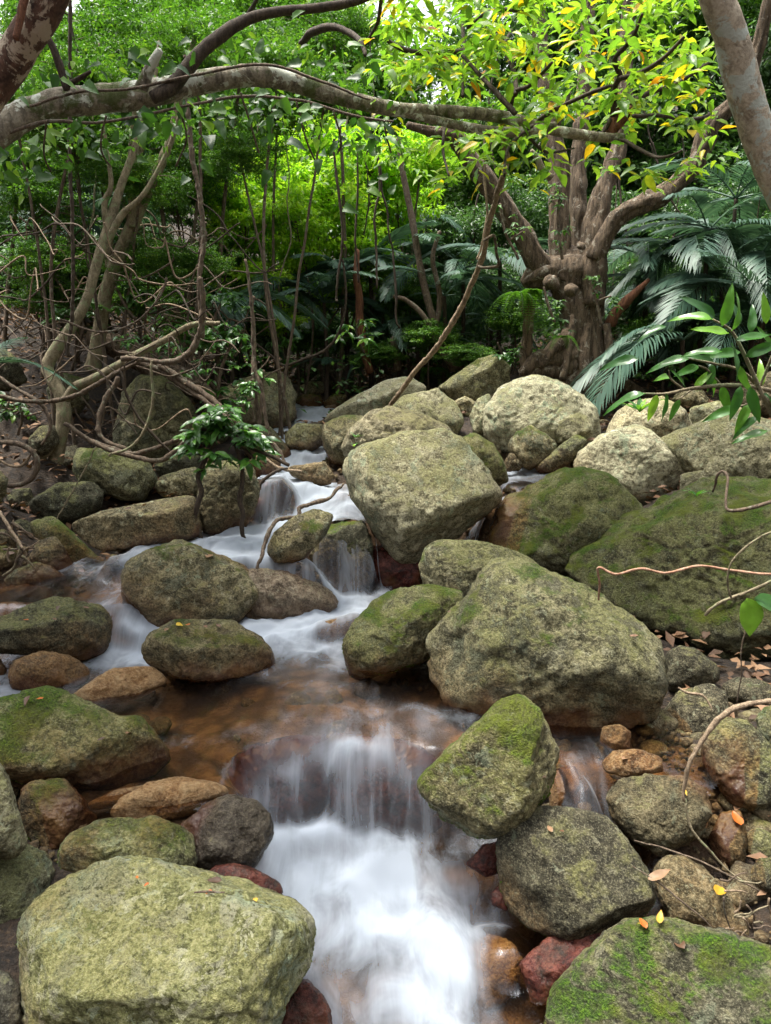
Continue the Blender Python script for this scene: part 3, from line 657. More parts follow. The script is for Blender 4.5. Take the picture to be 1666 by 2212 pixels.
keep = ok[:-1, :-1] & ok[1:, :-1] & ok[:-1, 1:] & ok[1:, 1:]
wfc = np.stack((wi[:-1, :-1][keep], wi[:-1, 1:][keep], wi[1:, 1:][keep], wi[1:, :-1][keep]), 1)
used = np.unique(wfc)
remap = np.zeros(len(q), np.int64); remap[used] = np.arange(len(used))
wme = new_mesh('stream', np.stack((q[:, 0], q[:, 1], wz2), 1)[used], remap[wfc])
attr(wme, 'foam', np.clip(wf, 0, 1)[used])
attr(wme, 'fall', steep[used])
m = NT('stream_water')
p = m.pos()
st = m.noise(m.scaled(p, (13, 1.7, 1.7)), 1, 6, .6, .7)           # threads along the current
st2 = m.noise(m.scaled(p, (60, 2.2, 2.2)), 1, 4, .6)
soft = m.noise(m.scaled(p, (6, 4, 4)), 1, 4, .55, .6)
fo = m.attr('foam').outputs['Fac']
fa = m.attr('fall').outputs['Fac']
body = m.math('ADD', fo, m.math('MULTIPLY', m.math('SUBTRACT', soft, .5), m.math('MULTIPLY', 1.2, m.step(fo, 0, .3))))
flat_f = m.math('ADD', m.step(body, .15, 1.05), m.math('MULTIPLY', m.math('SUBTRACT', st, .5), m.step(fo, .03, .5, 0, .65)))
fall_f = m.math('MULTIPLY', m.step(m.math('ADD', m.math('MULTIPLY', st2, .22), m.math('ADD', m.math('MULTIPLY', st, .98), m.math('MULTIPLY', m.math('SUBTRACT', m.noise(m.scaled(p, (7, 2, 2)), 1, 2), .5), .9))), .40, 1.05), m.step(fo, .05, .9, .10, .72))
foam = m.n('Mix', {0: m.math('MULTIPLY', fa, .9), 2: flat_f, 3: fall_f}, data_type='FLOAT').outputs[0]
foam = m.n('Clamp', {0: foam, 1: 0.0, 2: .93}).outputs[0]
bmp = m.n('Bump', {'Height': m.math('ADD', st, m.math('MULTIPLY', m.noise(p, 30, 3), .5)), 'Strength': .35, 'Distance': .012})
tr = m.n('BsdfTransparent', {'Color': (.80, .66, .50)})
gl = m.n('BsdfGlossy', {'Color': (.9, .93, 1.0), 'Roughness': m.step(fo, .02, .35, .16, .45), 'Normal': bmp.outputs[0]})
fr = m.n('Fresnel', {'IOR': 1.33, 'Normal': bmp.outputs[0]})
clear = m.n('MixShader', {0: m.math('MINIMUM', m.math('MULTIPLY', fr.outputs[0], m.step(fo, .05, .5, 1.5, .7)), 1.0), 1: tr.outputs[0], 2: gl.outputs[0]})
wd = m.n('BsdfDiffuse', {'Color': (.44, .49, .56), 'Roughness': 1.0})
wt = m.n('BsdfTranslucent', {'Color': (.52, .58, .66)})
white = m.n('MixShader', {0: .25, 1: wd.outputs[0], 2: wt.outputs[0]})
M_WATER = m.surf(m.n('MixShader', {0: foam, 1: clear.outputs[0], 2: white.outputs[0]}))
stream = tag(link('stream_water', wme, M_WATER), 'silky stream of clear brown and white water stepping between the boulders', 'stream', kind='structure')

# ------------------------------------------------------------------ wood and leaf materials
def bark_mat(name, dark, light, patch=None, patch_amt=.5, stretch=.25, scale=30, rough=.85, bump=.012, moss=0.0):
    m = NT(name)
    p = m.n('TexCoord').outputs['Object']
    v = m.scaled(p, (1, 1, stretch))
    a = m.noise(v, scale, 6, .7, .6)
    f = m.noise(p, scale * 4, 4, .65)
    c = m.mix(m.step(m.math('ADD', m.math('MULTIPLY', a, .7), m.math('MULTIPLY', f, .3)), .36, .64), dark, light)
    if patch:
        q = m.noise(p, scale * .45, 8, .66, .5)
        c = m.mix(m.step(q, .62 - .18 * patch_amt, .66 - .18 * patch_amt), c, patch)
    if moss:
        q = m.noise(p, scale * .3, 6, .65)
        c = m.mix(m.step(q, .6 - .2 * moss, .7 - .2 * moss, 0, .8), c, (.06, .085, .015))
    b = m.n('Bump', {'Height': m.math('ADD', a, m.math('MULTIPLY', f, .4)), 'Strength': 1.0, 'Distance': bump})
    return m.surf(m.n('BsdfPrincipled', {'Base Color': c, 'Roughness': rough, 'Normal': b.outputs[0], 'Specular IOR Level': .3}))

BARK = {
 'arch':   bark_mat('lichened_branch_bark', (.085, .072, .052), (.32, .28, .21), (.50, .52, .44), .5, .4, 26, moss=.35),
 'mottled':bark_mat('mottled_bark', (.04, .024, .018), (.14, .075, .052), (.40, .33, .25), .75, .8, 22),
 'pale':   bark_mat('pale_bark', (.22, .18, .13), (.48, .42, .32), (.40, .43, .38), .6, .8, 22),
 'old':    bark_mat('fissured_old_bark', (.032, .023, .015), (.20, .145, .095), (.27, .24, .19), .25, .18, 34, bump=.03),
 'grey':   bark_mat('grey_tan_bark', (.10, .085, .05), (.29, .245, .16), (.20, .215, .12), .5, .5, 28),
 'twig':   bark_mat('dark_twig_bark', (.018, .013, .009), (.075, .055, .038), None, 0, .4, 60, bump=.004),
 'vine':   bark_mat('brown_vine_bark', (.04, .029, .021), (.17, .125, .088), (.16, .15, .11), .3, .3, 60, bump=.008),
 'root':   bark_mat('tan_root_bark', (.10, .07, .045), (.33, .25, .17), None, 0, .3, 50, bump=.006),
 'black':  bark_mat('wet_black_bark', (.008, .007, .006), (.035, .028, .022), None, 0, .3, 60, rough=.45, bump=.006),
 'pink':   bark_mat('pinkish_vine_bark', (.20, .10, .06), (.40, .26, .18), None, 0, .3, 60, bump=.003),
 'redwood':bark_mat('red_dead_wood', (.06, .024, .013), (.22, .095, .05), None, 0, .2, 40, bump=.012),
}

def leaf_mat(name, stops, trans=.35, rough=.42, source='attr', veins=True, spec=.5):
    m = NT(name)
    if source == 'attr': t = m.attr('tone').outputs['Fac']
    else: t = m.n('ObjectInfo').outputs['Random']
    r = m.n('ValToRGB', {0: t})
    e = r.color_ramp.elements
    e[0].position, e[0].color = stops[0][0], stops[0][1] + (1,)
    e[1].position, e[1].color = stops[-1][0], stops[-1][1] + (1,)
    for s, c in stops[1:-1]:
        k = e.new(s); k.color = c + (1,)
    c = r.outputs[0]
    nz = m.noise(m.pos(), 45, 3, .6)
    c = m.mix(m.step(nz, .35, .7, 0, .35), c, m.mix(.5, c, (.02, .03, .005)))
    bs = m.n('BsdfPrincipled', {'Base Color': c, 'Roughness': rough, 'Specular IOR Level': spec})
    tc = m.mix(.5, c, m.mix(1.0, c, (1.5, 1.6, .5), 'MULTIPLY'))
    tl = m.n('BsdfTranslucent', {'Color': tc})
    return m.surf(m.n('MixShader', {0: trans, 1: bs.outputs[0], 2: tl.outputs[0]}))

LIME = [(0, (.09, .22, .022)), (.35, (.16, .31, .03)), (.72, (.27, .42, .04)), (.84, (.45, .46, .02)), (.93, (.62, .42, .015)), (1, (.60, .23, .012))]
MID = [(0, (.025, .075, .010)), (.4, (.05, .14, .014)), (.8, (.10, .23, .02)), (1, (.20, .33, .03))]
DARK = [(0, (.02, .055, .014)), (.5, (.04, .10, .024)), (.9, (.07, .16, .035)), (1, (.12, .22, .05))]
GLOW = [(0, (.15, .34, .018)), (.5, (.29, .53, .028)), (1, (.48, .66, .055))]  # brightness of the backlit gap put into the leaf colours
PALM = [(0, (.026, .062, .042)), (.5, (.05, .11, .078)), (1, (.095, .17, .12))]
DRY = [(0, (.05, .024, .012)), (.5, (.13, .062, .03)), (1, (.24, .14, .075))]
LEAF = {
 'lime': leaf_mat('lime_yellow_leaf', LIME, .5), 'lime_o': leaf_mat('lime_yellow_leaf_single', LIME, .5, source='object'),
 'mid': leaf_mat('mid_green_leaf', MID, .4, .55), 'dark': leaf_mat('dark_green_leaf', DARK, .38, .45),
 'dark_o': leaf_mat('vine_leaf_single', [(0, (.016, .058, .010)), (.55, (.04, .115, .015)), (.9, (.08, .19, .02)), (1, (.18, .33, .03))], .42, .48, source='object'),
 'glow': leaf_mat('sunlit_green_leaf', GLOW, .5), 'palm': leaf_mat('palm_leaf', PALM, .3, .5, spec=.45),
 'shrub_o': leaf_mat('glossy_shrub_leaf', [(0, (.022, .08, .014)), (.6, (.045, .14, .02)), (1, (.10, .25, .03))], .3, .33, source='object'),
 'sprig_o': leaf_mat('bright_sprig_leaf', [(0, (.022, .085, .018)), (.5, (.05, .16, .022)), (.85, (.12, .29, .03)), (1, (.24, .42, .04))], .38, .3, source='object'),
 'dry': leaf_mat('dry_leaf', DRY, .12, .7), 'dry_o': leaf_mat('dry_leaf_single', DRY, .12, .6, source='object'),
 'yellow_o': leaf_mat('yellow_fallen_leaf', [(0, (.45, .25, .02)), (1, (.62, .42, .04))], .2, .5, source='object'),
 'orange_o': leaf_mat('orange_fallen_leaf', [(0, (.42, .10, .015)), (1, (.55, .16, .02))], .2, .45, source='object'),
 'moss': leaf_mat('moss_cushion', [(0, (.03, .065, .008)), (.5, (.075, .13, .012)), (1, (.15, .21, .025))], .3, .8, spec=.1),
 'fern': leaf_mat('fern_leaf', [(0, (.035, .10, .012)), (.6, (.075, .19, .02)), (1, (.14, .28, .03))], .4),
}

# ------------------------------------------------------------------ limbs and leaves
def spline(P, n):
    P = np.asarray(P, float)
    Q = np.vstack((2 * P[0] - P[1], P, 2 * P[-1] - P[-2]))
    t = np.linspace(0, len(P) - 1 - 1e-9, n)
    i = t.astype(int); u = (t - i)[:, None]
    a, b, c, d = Q[i], Q[i + 1], Q[i + 2], Q[i + 3]
    return .5 * (2 * b + (c - a) * u + (2 * a - 5 * b + 4 * c - d) * u ** 2 + (3 * b - a - 3 * c + d) * u ** 3)

def tube(P, R, seg=10, lump=.08, seed=0, n=None, fiss=0.0, wig=0.0, cap=True):
    PR = np.column_stack((np.asarray(P, float), np.asarray(R, float)))
    L = np.linalg.norm(np.diff(PR[:, :3], axis=0), axis=1).sum()
    n = n or int(min(160, max(8, L / max(np.mean(R) * .9, .012))))
    S = spline(PR, n)
    C, r = S[:, :3].copy(), np.maximum(S[:, 3], .0012)
    if wig:
        for k in range(3):
            C[:, k] += wig * fbm(np.column_stack((np.arange(n) * L / n * 2.6, np.full(n, seed * 1.7 + k * 9.1), np.zeros(n))), 3, .5, seed + k) * np.minimum(1, np.minimum(np.arange(n), np.arange(n)[::-1]) / 3)
    T = np.gradient(C, axis=0); T /= np.linalg.norm(T, axis=1)[:, None] + 1e-12
    ref = np.array((0, 0, 1.)) if abs(T[0, 2]) < .9 else np.array((1., 0, 0))
    N = np.empty_like(C)
    u = np.cross(T[0], ref); u /= np.linalg.norm(u)
    for k in range(n):
        u = u - T[k] * (u @ T[k]); u /= np.linalg.norm(u); N[k] = u
    Bn = np.cross(T, N)
    a = np.linspace(0, 2 * math.pi, seg, endpoint=False)
    rr = r[:, None] * np.ones(seg)[None]
    V = C[:, None] + rr[..., None] * (np.cos(a)[None, :, None] * N[:, None] + np.sin(a)[None, :, None] * Bn[:, None])
    if lump or fiss:
        Vf = V.reshape(-1, 3)
        ln = fbm(Vf / np.mean(r) * .55, 3, .55, seed) * lump
        if fiss:
            ar = np.tile(a, n); lr = np.repeat(np.arange(n) * L / n, seg)
            ln = ln - fiss * np.clip(np.abs(vnoise(np.column_stack((np.cos(ar) * 3.2, np.sin(ar) * 3.2, lr / np.mean(r) * .25)), seed)) * -3 + 1, 0, 1)
        V = C[:, None] + (V - C[:, None]) * (1 + ln.reshape(n, seg))[..., None]
    V = V.reshape(-1, 3)
    i = np.arange(n - 1)[:, None] * seg; j = np.arange(seg)[None]
    A = i + j; Bq = i + (j + 1) % seg
    F = np.stack((A, Bq, Bq + seg, A + seg), -1).reshape(-1, 4)
    tri = np.concatenate((F[:, [0, 1, 2]], F[:, [0, 2, 3]]))
    if cap:
        c0, c1 = len(V), len(V) + 1
        V = np.vstack((V, C[0] - T[0] * r[0] * .3, C[-1] + T[-1] * r[-1] * .5))
        jj = np.arange(seg); e = (n - 1) * seg
        tri = np.vstack((tri, np.column_stack((np.full(seg, c0), (jj + 1) % seg, jj)), np.column_stack((np.full(seg, c1), e + jj, e + (jj + 1) % seg))))
    return V, tri

def joined(parts):
    Vs, Fs, o = [], [], 0
    for V, F in parts:
        Vs.append(V); Fs.append(F + o); o += len(V)
    return np.vstack(Vs), np.vstack(Fs)

def pic_path(s, Y0, Y1=None):
    """'x,y,r x,y,r ...' in picture units to world points and radii; depth runs from Y0 to Y1"""
    rows = [tuple(float(q) for q in w.split(',')) for w in s.split()]
    n = len(rows); P, R = [], []
    for k, w in enumerate(rows):
        Y = Y0 + ((Y1 if Y1 is not None else Y0) - Y0) * k / max(1, n - 1)
        if len(w) > 3: Y = w[3]
        P.append(at(w[0], w[1], Y)); R.append(w[2] * px_m(Y))
    return np.array(P), np.array(R)

def limb(name, s, Y0, Y1=None, mat='vine', parent=None, seg=8, **kw):
    P, R = pic_path(s, Y0, Y1)
    V, F = tube(P, R, seg=seg, seed=int(abs(P[0][0]) * 997 + abs(P[0][2]) * 313) % 9999, **kw)
    base = P[np.argmin(P[:, 2])] if parent is None else np.array(parent.location)
    me = new_mesh(name, V - base, F)
    o = link(name, me, BARK[mat], parent)
    if parent is None: o.location = base
    return o

LEAF_NEAR = (np.array([(0,0,0),(.3,0,-.02),(.27,.5,.08),(.27,-.5,.08),(.65,0,-.05),(.66,.38,.03),(.66,-.38,.03),(1,0,-.16),(.1,.24,.03),(.1,-.24,.03)]),
             np.array([(0,1,8),(8,1,2),(0,9,1),(9,3,1),(1,4,5),(1,5,2),(1,6,4),(1,3,6),(4,7,5),(4,6,7)]))
LEAF_FAR = (np.array([(0,0,0),(.45,.5,.07),(1,0,-.08),(.45,-.5,.07)]), np.array([(0,2,1),(0,3,2)]))

def frames(D, U):
    D = D / (np.linalg.norm(D, axis=1)[:, None] + 1e-9)
    S = np.cross(U, D); S /= np.linalg.norm(S, axis=1)[:, None] + 1e-9
    return D, S, np.cross(D, S)

def leaf_cloud(P, D, U, L, W, tone, template=LEAF_FAR):
    tv, tf = template
    D, S, N = frames(D, U)
    V = P[:, None] + L[:, None, None] * tv[None, :, 0:1] * D[:, None] + W[:, None, None] * tv[None, :, 1:2] * S[:, None] + L[:, None, None] * tv[None, :, 2:3] * N[:, None]
    k = len(tv)
    F = (tf[None] + (np.arange(len(P)) * k)[:, None, None]).reshape(-1, 3)
    return V.reshape(-1, 3), F, np.repeat(tone, k)

def cloud_mesh(name, parts, mat):
    V = np.vstack([q[0] for q in parts]); o = 0; Fs = []
    for q in parts:
        Fs.append(q[1] + o); o += len(q[0])
    me = new_mesh(name, V, np.vstack(Fs), smooth=False)
    attr(me, 'tone', np.concatenate([q[2] for q in parts]))
    me.materials.append(mat)
    return me

def unit(n, rg):
    q = rg.normal(size=(n, 3)); return q / np.linalg.norm(q, axis=1)[:, None]

def crown_cloud(seed, clumps, per, size, spread, template=LEAF_FAR, flat=.75, droop=.35, aspect=.45):
    """leaf sprays around clump centres in a unit ball, uneven, with gaps"""
    rg = np.random.default_rng(seed)
    c = unit(clumps, rg) * (rg.random(clumps) ** .45)[:, None] * np.array((1, 1, flat))
    c *= (1 + .35 * rg.normal(size=clumps) * .5)[:, None]
    out_p, out_d, tn = [], [], []
    for k in range(clumps):
        m_ = int(per * rg.uniform(.5, 1.5))
        q = unit(m_, rg) * (rg.random(m_) ** .6)[:, None] * spread * rg.uniform(.6, 1.35) * np.array((1, 1, .45))
        d = q / (np.linalg.norm(q, axis=1)[:, None] + 1e-6) * .7 + unit(m_, rg) * .75
        d[:, 2] -= droop
        out_p.append(c[k] + q); out_d.append(d); tn.append(np.clip(rg.normal(rg.uniform(.3, .7), .2, m_), 0, 1))
    P = np.vstack(out_p); D = np.vstack(out_d)
    n = len(P)
    U = unit(n, rg) * .55 + np.array((0, 0, 1.0))
    L = size * rg.uniform(.65, 1.3, n)
    return leaf_cloud(P, D, U, L, L * aspect, np.concatenate(tn), template)

CROWNS = {}
def crown_mesh(kind, k):
    key = (kind, k)
    if key not in CROWNS:
        if kind == 'glow':
            q = crown_cloud(700 + k * 7, 55, 60, .15, .30, aspect=.42)
        elif kind in ('mid', 'dark'):
            q = crown_cloud(500 + k * 7 + len(kind), 120, 85, .085, .27)
        elif kind == 'fine':
            q = crown_cloud(900 + k * 5, 130, 90, .062, .22)
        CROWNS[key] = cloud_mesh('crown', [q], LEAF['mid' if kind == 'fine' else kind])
    return CROWNS[key]

def tree(name, x, y, Y, rx, ry, kind, label, group, var=0, stem_r=None, cat='tree', lean=0.0, crowns=None, bark='grey', ground_y=None):
    """a tree or shrub whose crown centre is seen at x, y; its stem goes down to the ground"""
    c = at(x, y, Y)
    gzv = float(ground_z(c[0] + lean, Y)[0])
    root = empty(name, (c[0] + lean, Y, gzv))
    RX, RZ = rx * px_m(Y), ry * px_m(Y)
    r0 = stem_r or max(.012, RX * .035)
    rg = np.random.default_rng(int(x * 3 + y * 7 + Y * 100) % 99991)
    mid = np.array((c[0] + lean * .6 + rg.normal() * .1, Y + rg.normal() * .1, gzv + (c[2] - gzv) * .5))
    top = c + np.array((0, 0, RZ * .5))
    parts = [tube([(c[0] + lean, Y, gzv - .1), mid, c - np.array((0, 0, RZ * .2)), top], [r0, r0 * .8, r0 * .6, r0 * .2], 7, .06, int(x), wig=.012)]
    for k in range(5):
        d = unit(1, rg)[0]; d[2] = abs(d[2]) * .6
        s = c - np.array((0, 0, RZ * rg.uniform(.1, .6)))
        parts.append(tube([s, s + d * RX * .45 + np.array((0, 0, .05)), s + d * RX * .9], [r0 * .4, r0 * .28, r0 * .1], 5, .05, k, wig=.02))
    V, F = joined(parts)
    link('trunk' if cat == 'tree' else 'stem', new_mesh('trunk', V - np.array(root.location), F), BARK[bark], root)
    cr = link('crown', crown_mesh(kind, var), None, root)
    cr.location = c - np.array(root.location)
    cr.scale = (RX, max(RX * .8, .3), RZ)
    cr.rotation_euler = (0, 0, rg.uniform(0, 6.28))
    tag(root, label, cat, group)
    return root

# ------------------------------------------------------------------ wood behind: trees, shrubs and thin stems
rg = np.random.default_rng(5)
far = []
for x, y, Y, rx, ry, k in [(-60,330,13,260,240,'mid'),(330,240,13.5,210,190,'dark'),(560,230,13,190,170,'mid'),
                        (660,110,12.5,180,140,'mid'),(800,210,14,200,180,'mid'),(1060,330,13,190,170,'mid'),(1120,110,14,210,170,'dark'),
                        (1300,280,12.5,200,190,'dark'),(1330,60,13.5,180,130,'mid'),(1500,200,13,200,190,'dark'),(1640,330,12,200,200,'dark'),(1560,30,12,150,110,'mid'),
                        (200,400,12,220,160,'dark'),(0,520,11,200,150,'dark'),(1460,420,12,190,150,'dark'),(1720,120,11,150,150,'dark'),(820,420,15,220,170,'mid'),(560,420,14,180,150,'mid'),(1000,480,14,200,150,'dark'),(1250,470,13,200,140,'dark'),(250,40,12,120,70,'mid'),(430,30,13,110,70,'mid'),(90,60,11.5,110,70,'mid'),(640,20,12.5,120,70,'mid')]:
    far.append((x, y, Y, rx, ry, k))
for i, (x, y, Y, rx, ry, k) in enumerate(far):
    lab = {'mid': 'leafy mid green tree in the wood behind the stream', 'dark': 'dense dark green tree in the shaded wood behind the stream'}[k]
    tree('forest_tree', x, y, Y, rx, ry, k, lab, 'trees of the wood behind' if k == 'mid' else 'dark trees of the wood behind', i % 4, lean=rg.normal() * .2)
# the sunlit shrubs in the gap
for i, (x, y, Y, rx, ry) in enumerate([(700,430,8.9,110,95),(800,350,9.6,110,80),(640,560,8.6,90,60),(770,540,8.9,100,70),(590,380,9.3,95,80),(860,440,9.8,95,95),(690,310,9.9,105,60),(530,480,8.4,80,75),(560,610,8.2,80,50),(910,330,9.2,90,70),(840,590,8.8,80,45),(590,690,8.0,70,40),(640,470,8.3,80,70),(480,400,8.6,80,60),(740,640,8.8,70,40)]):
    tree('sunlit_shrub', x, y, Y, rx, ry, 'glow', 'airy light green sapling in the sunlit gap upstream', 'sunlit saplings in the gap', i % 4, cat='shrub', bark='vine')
# dark shrubs of the understorey
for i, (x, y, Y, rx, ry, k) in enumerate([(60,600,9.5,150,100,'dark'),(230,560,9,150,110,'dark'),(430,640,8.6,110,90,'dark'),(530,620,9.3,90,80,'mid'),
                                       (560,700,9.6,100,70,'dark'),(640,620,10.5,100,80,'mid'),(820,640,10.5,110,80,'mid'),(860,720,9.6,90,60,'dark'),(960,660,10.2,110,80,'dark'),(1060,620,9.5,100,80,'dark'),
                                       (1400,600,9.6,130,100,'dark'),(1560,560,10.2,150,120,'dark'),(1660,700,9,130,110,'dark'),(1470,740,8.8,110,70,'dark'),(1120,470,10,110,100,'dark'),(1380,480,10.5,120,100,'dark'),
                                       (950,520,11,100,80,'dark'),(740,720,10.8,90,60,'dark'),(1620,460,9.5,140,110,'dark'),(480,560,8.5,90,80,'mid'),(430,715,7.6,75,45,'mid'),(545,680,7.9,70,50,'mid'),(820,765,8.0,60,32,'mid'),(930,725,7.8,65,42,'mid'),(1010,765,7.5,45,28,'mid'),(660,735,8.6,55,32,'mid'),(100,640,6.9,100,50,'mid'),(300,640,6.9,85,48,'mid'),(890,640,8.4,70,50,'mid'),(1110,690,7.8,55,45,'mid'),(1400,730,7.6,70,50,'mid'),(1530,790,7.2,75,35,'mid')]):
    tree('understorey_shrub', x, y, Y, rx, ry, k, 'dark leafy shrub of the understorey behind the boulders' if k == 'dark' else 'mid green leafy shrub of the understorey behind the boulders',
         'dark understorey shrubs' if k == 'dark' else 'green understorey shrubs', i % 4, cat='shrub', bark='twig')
# nearer small-leaved trees over the left half
for i, (x, y, Y, rx, ry) in enumerate([(90,120,7.5,170,120),(330,90,8,170,110),(520,110,7.6,150,100),(600,230,8.2,110,90),(440,330,7.6,120,100),(230,300,7.8,150,110),(40,330,7,140,120),(720,60,8.4,130,80),(380,420,8.2,110,90),(110,560,6.6,110,70),(320,570,6.4,100,70),(70,430,6.8,120,80),(180,170,6.0,130,80),(420,110,6.4,130,75),(600,140,6.6,120,70),(300,390,6.2,110,70),(520,330,6.8,100,60),(160,310,6.2,120,70),(700,200,7,100,60),(30,220,5.8,110,70),(420,560,6.6,90,60)]):
    tree('small_leaved_tree', x, y, Y, rx, ry, 'fine', 'small-leaved tree of the thicket on the left bank', 'small-leaved trees of the left thicket', i % 3, lean=rg.normal() * .25, bark='vine')

# ------------------------------------------------------------------ the tree that arches over the stream
def wood(root, name, s, Y0, Y1=None, mat='arch', **kw):
    return limb(name, s, Y0, Y1, mat, root, **kw)

arch_base = at(-560, 900, 3.3); arch_base[2] = float(ground_z(arch_base[0], arch_base[1])[0])
arch = tag(empty('arching_tree', arch_base), 'grey lichened tree arching from the left edge across the stream, lime leaves at its end', 'tree')
wood(arch, 'trunk', '-560,1000,37.8 -480,760,36.1 -330,520,34.4 -150,385,31.8 -60,325,30.1 0,280,28.4 60,245,26.7 130,222,26.7 200,217,25.8 320,203,24.9 430,178,22.4 560,163,20.6 640,178,18.9 720,205,16.3 830,232,13.8 900,240,13.8 1000,243,12.0 1100,255,11.2 1200,282,10.3 1300,297,9.5 1346,297,7.7', 3.1, 4.2, seg=18, lump=.10)
wood(arch, 'branch', '330,212,12.0 370,188,14.6 430,118,12.9 490,68,12.0 540,40,10.3 600,25,9.5 680,18,8.6 760,5,7.7 830,-20,6.0', 3.42, 3.7, seg=12, mat='twig')
wood(arch, 'branch', '836,236,6.9 950,262,8.6 1050,282,9.5 1120,285,9.5 1175,276,7.7 1200,268,5.2', 3.9, 4.0, seg=12)
wood(arch, 'branch', '306,190,13.8 322,150,10.3 346,108,6.9', 3.45, 3.4, seg=10)
wood(arch, 'branch', '145,195,7 125,130,8 100,75,6 60,30,4', 3.35, 3.3, mat='twig')
wood(arch, 'branch', '147,185,5 170,170,5 196,155,3', 3.35, 3.3, mat='twig')
wood(arch, 'branch', '1318,295,12 1325,262,10 1330,232,7', 4.2, 4.2, mat='redwood')
wood(arch, 'branch', '1322,285,9 1345,258,9 1365,232,7', 4.2, 4.15, mat='redwood')
TWIGS = ['833,82,4 893,112,5 963,118,5 1033,100,4 1093,50,3', '998,120,3 1033,160,4 1068,195,5 1113,245,6', '1098,245,6 1108,200,5 1143,185,4 1193,135,3', '1113,205,5 1110,150,5 1093,100,4 1105,65,3',
         '1325,250,7 1328,190,6 1338,165,6 1328,130,5 1353,100,5 1370,75,4 1388,30,3', '1338,170,5 1383,155,5 1433,125,4 1478,80,3', '1298,295,4 1333,245,5 1393,205,5 1463,180,4 1533,135,3', '1163,262,5 1208,235,4 1283,200,4 1323,185,3',
         '1338,303,4 1393,330,4 1433,340,3 1473,325,2', '1368,250,4 1433,250,4 1483,260,4 1533,245,3', '650,95,6 675,70,8 725,62,7 770,85,6 790,120,4', '785,100,3 815,50,4 828,-10,4', '1208,270,4 1230,210,4 1233,190,3', '1150,272,4 1100,320,3 1090,380,3',
         '960,262,3 955,330,3 970,380,2', '1128,285,3 1180,330,3 1240,320,2', '520,60,5 560,-10,4', '1010,60,3 1050,30,4 1090,20,4 1130,25,3', '1000,210,3 1005,120,4 1000,30,3']
for i, s in enumerate(TWIGS):
    wood(arch, 'twig', s, 3.9 if i % 2 else 4.15, 3.6 if i % 3 else 4.4, mat='twig', seg=6, wig=.006)

LEAF_N = 9
def leaf_data(length, width, curl=.16, seed=0, heart=0.0):
    """a lamina with a midrib fold, a pointed tip and a slight wave"""
    V, F = [], []
    for k in range(LEAF_N):
        t = k / (LEAF_N - 1)
        w = (math.sin(math.pi * min(1, t ** (.72 - .2 * heart))) ** .85 + .02 + heart * .55 * max(0, 1 - t * 4) * (t > 0)) * .5 * width
        for c in (-1, -.5, 0, .5, 1):
            V.append((t * length - heart * .12 * length * abs(c) * max(0, 1 - t * 3), c * w, length * (-curl * t * t + .02 * math.sin(t * 11 + c * 2)) + abs(c) * w * .32))
    for k in range(LEAF_N - 1):
        for c in range(4):
            a = k * 5 + c
            F.append((a, a + 1, a + 6, a + 5))
    return new_mesh('leaf', np.array(V), np.array(F))

def add_leaf(parent, me, mat, pos, d, u, scale=1.0, name='leaf'):
    D, S, N = frames(np.array([d], float), np.array([u], float))
    o = bpy.data.objects.new(name, me)
    if not me.materials: me.materials.append(mat)
    COL.objects.link(o)
    o.parent = parent
    base = np.array(parent.location) if parent is not None else np.zeros(3)
    mt = Matrix.Identity(4)
    for k in range(3):
        mt[k][0], mt[k][1], mt[k][2], mt[k][3] = D[0][k] * scale, S[0][k] * scale, N[0][k] * scale, pos[k] - base[k]
    o.matrix_local = mt
    return o

# lime and yellow leaves: the larger ones singly, the rest as one mass
lime_leaves = [leaf_data(.085, .034, .02 + .12 * k) for k in range(3)]
rg = np.random.default_rng(77)
sprays = []
def in_lime(x, y):
    return 0 <= (x - 800) / 760 <= 1 and y < 400 - .00 * x and not (x < 1000 and y > 330 and rg.random() < .5)
tries = 0
while len(sprays) < 350:
    x, y = rg.uniform(810, 1570), rg.uniform(-90, 395)
    dens = 1.0
    if y > 300: dens = .55
    if 1180 < x < 1320 and y > 310: dens = .7
    if x < 950 and y > 180: dens *= .45
    if x > 1500: dens *= .5
    line = np.interp(x, [830, 1000, 1100, 1200, 1346], [235, 245, 258, 282, 297])
    if abs(y - line) < 40 and rg.random() < .75: continue
    if rg.random() < dens: sprays.append((x, y, rg.uniform(3.5, 5.2)))
ents = []
for x, y, Y in sprays:
    c = at(x, y, Y)
    k = rg.integers(6, 10)
    ax = np.array((rg.normal() * .6, rg.normal() * .6, -.25))
    for q in range(k):
        a = q / k * 6.283 + rg.uniform(-.3, .3)
        d = np.array((math.cos(a), math.sin(a), -.12 + rg.normal() * .3)) + ax * .6
        ents.append((c + d * .02 + rg.normal(size=3) * .02, d, np.array((rg.normal() * .35, rg.normal() * .35 - .25, 1)), rg.uniform(.7, 1.25), Y))
ents.sort(key=lambda e: e[4] / e[3])
for e in ents[:300]:
    add_leaf(arch, lime_leaves[rg.integers(3)], LEAF['lime_o'], e[0], e[1], e[2], e[3])
rest = ents[300:]
tv = leaf_cloud(np.array([e[0] for e in rest]) - arch_base, np.array([e[1] for e in rest]), np.array([e[2] for e in rest]), np.array([.085 * e[3] for e in rest]), np.array([.034 * e[3] for e in rest]), np.clip(rg.beta(1.6, 1.8, len(rest)), 0, 1), LEAF_NEAR)
tag(link('foliage', cloud_mesh('foliage', [tv], LEAF['lime']), None, arch), kind='stuff')

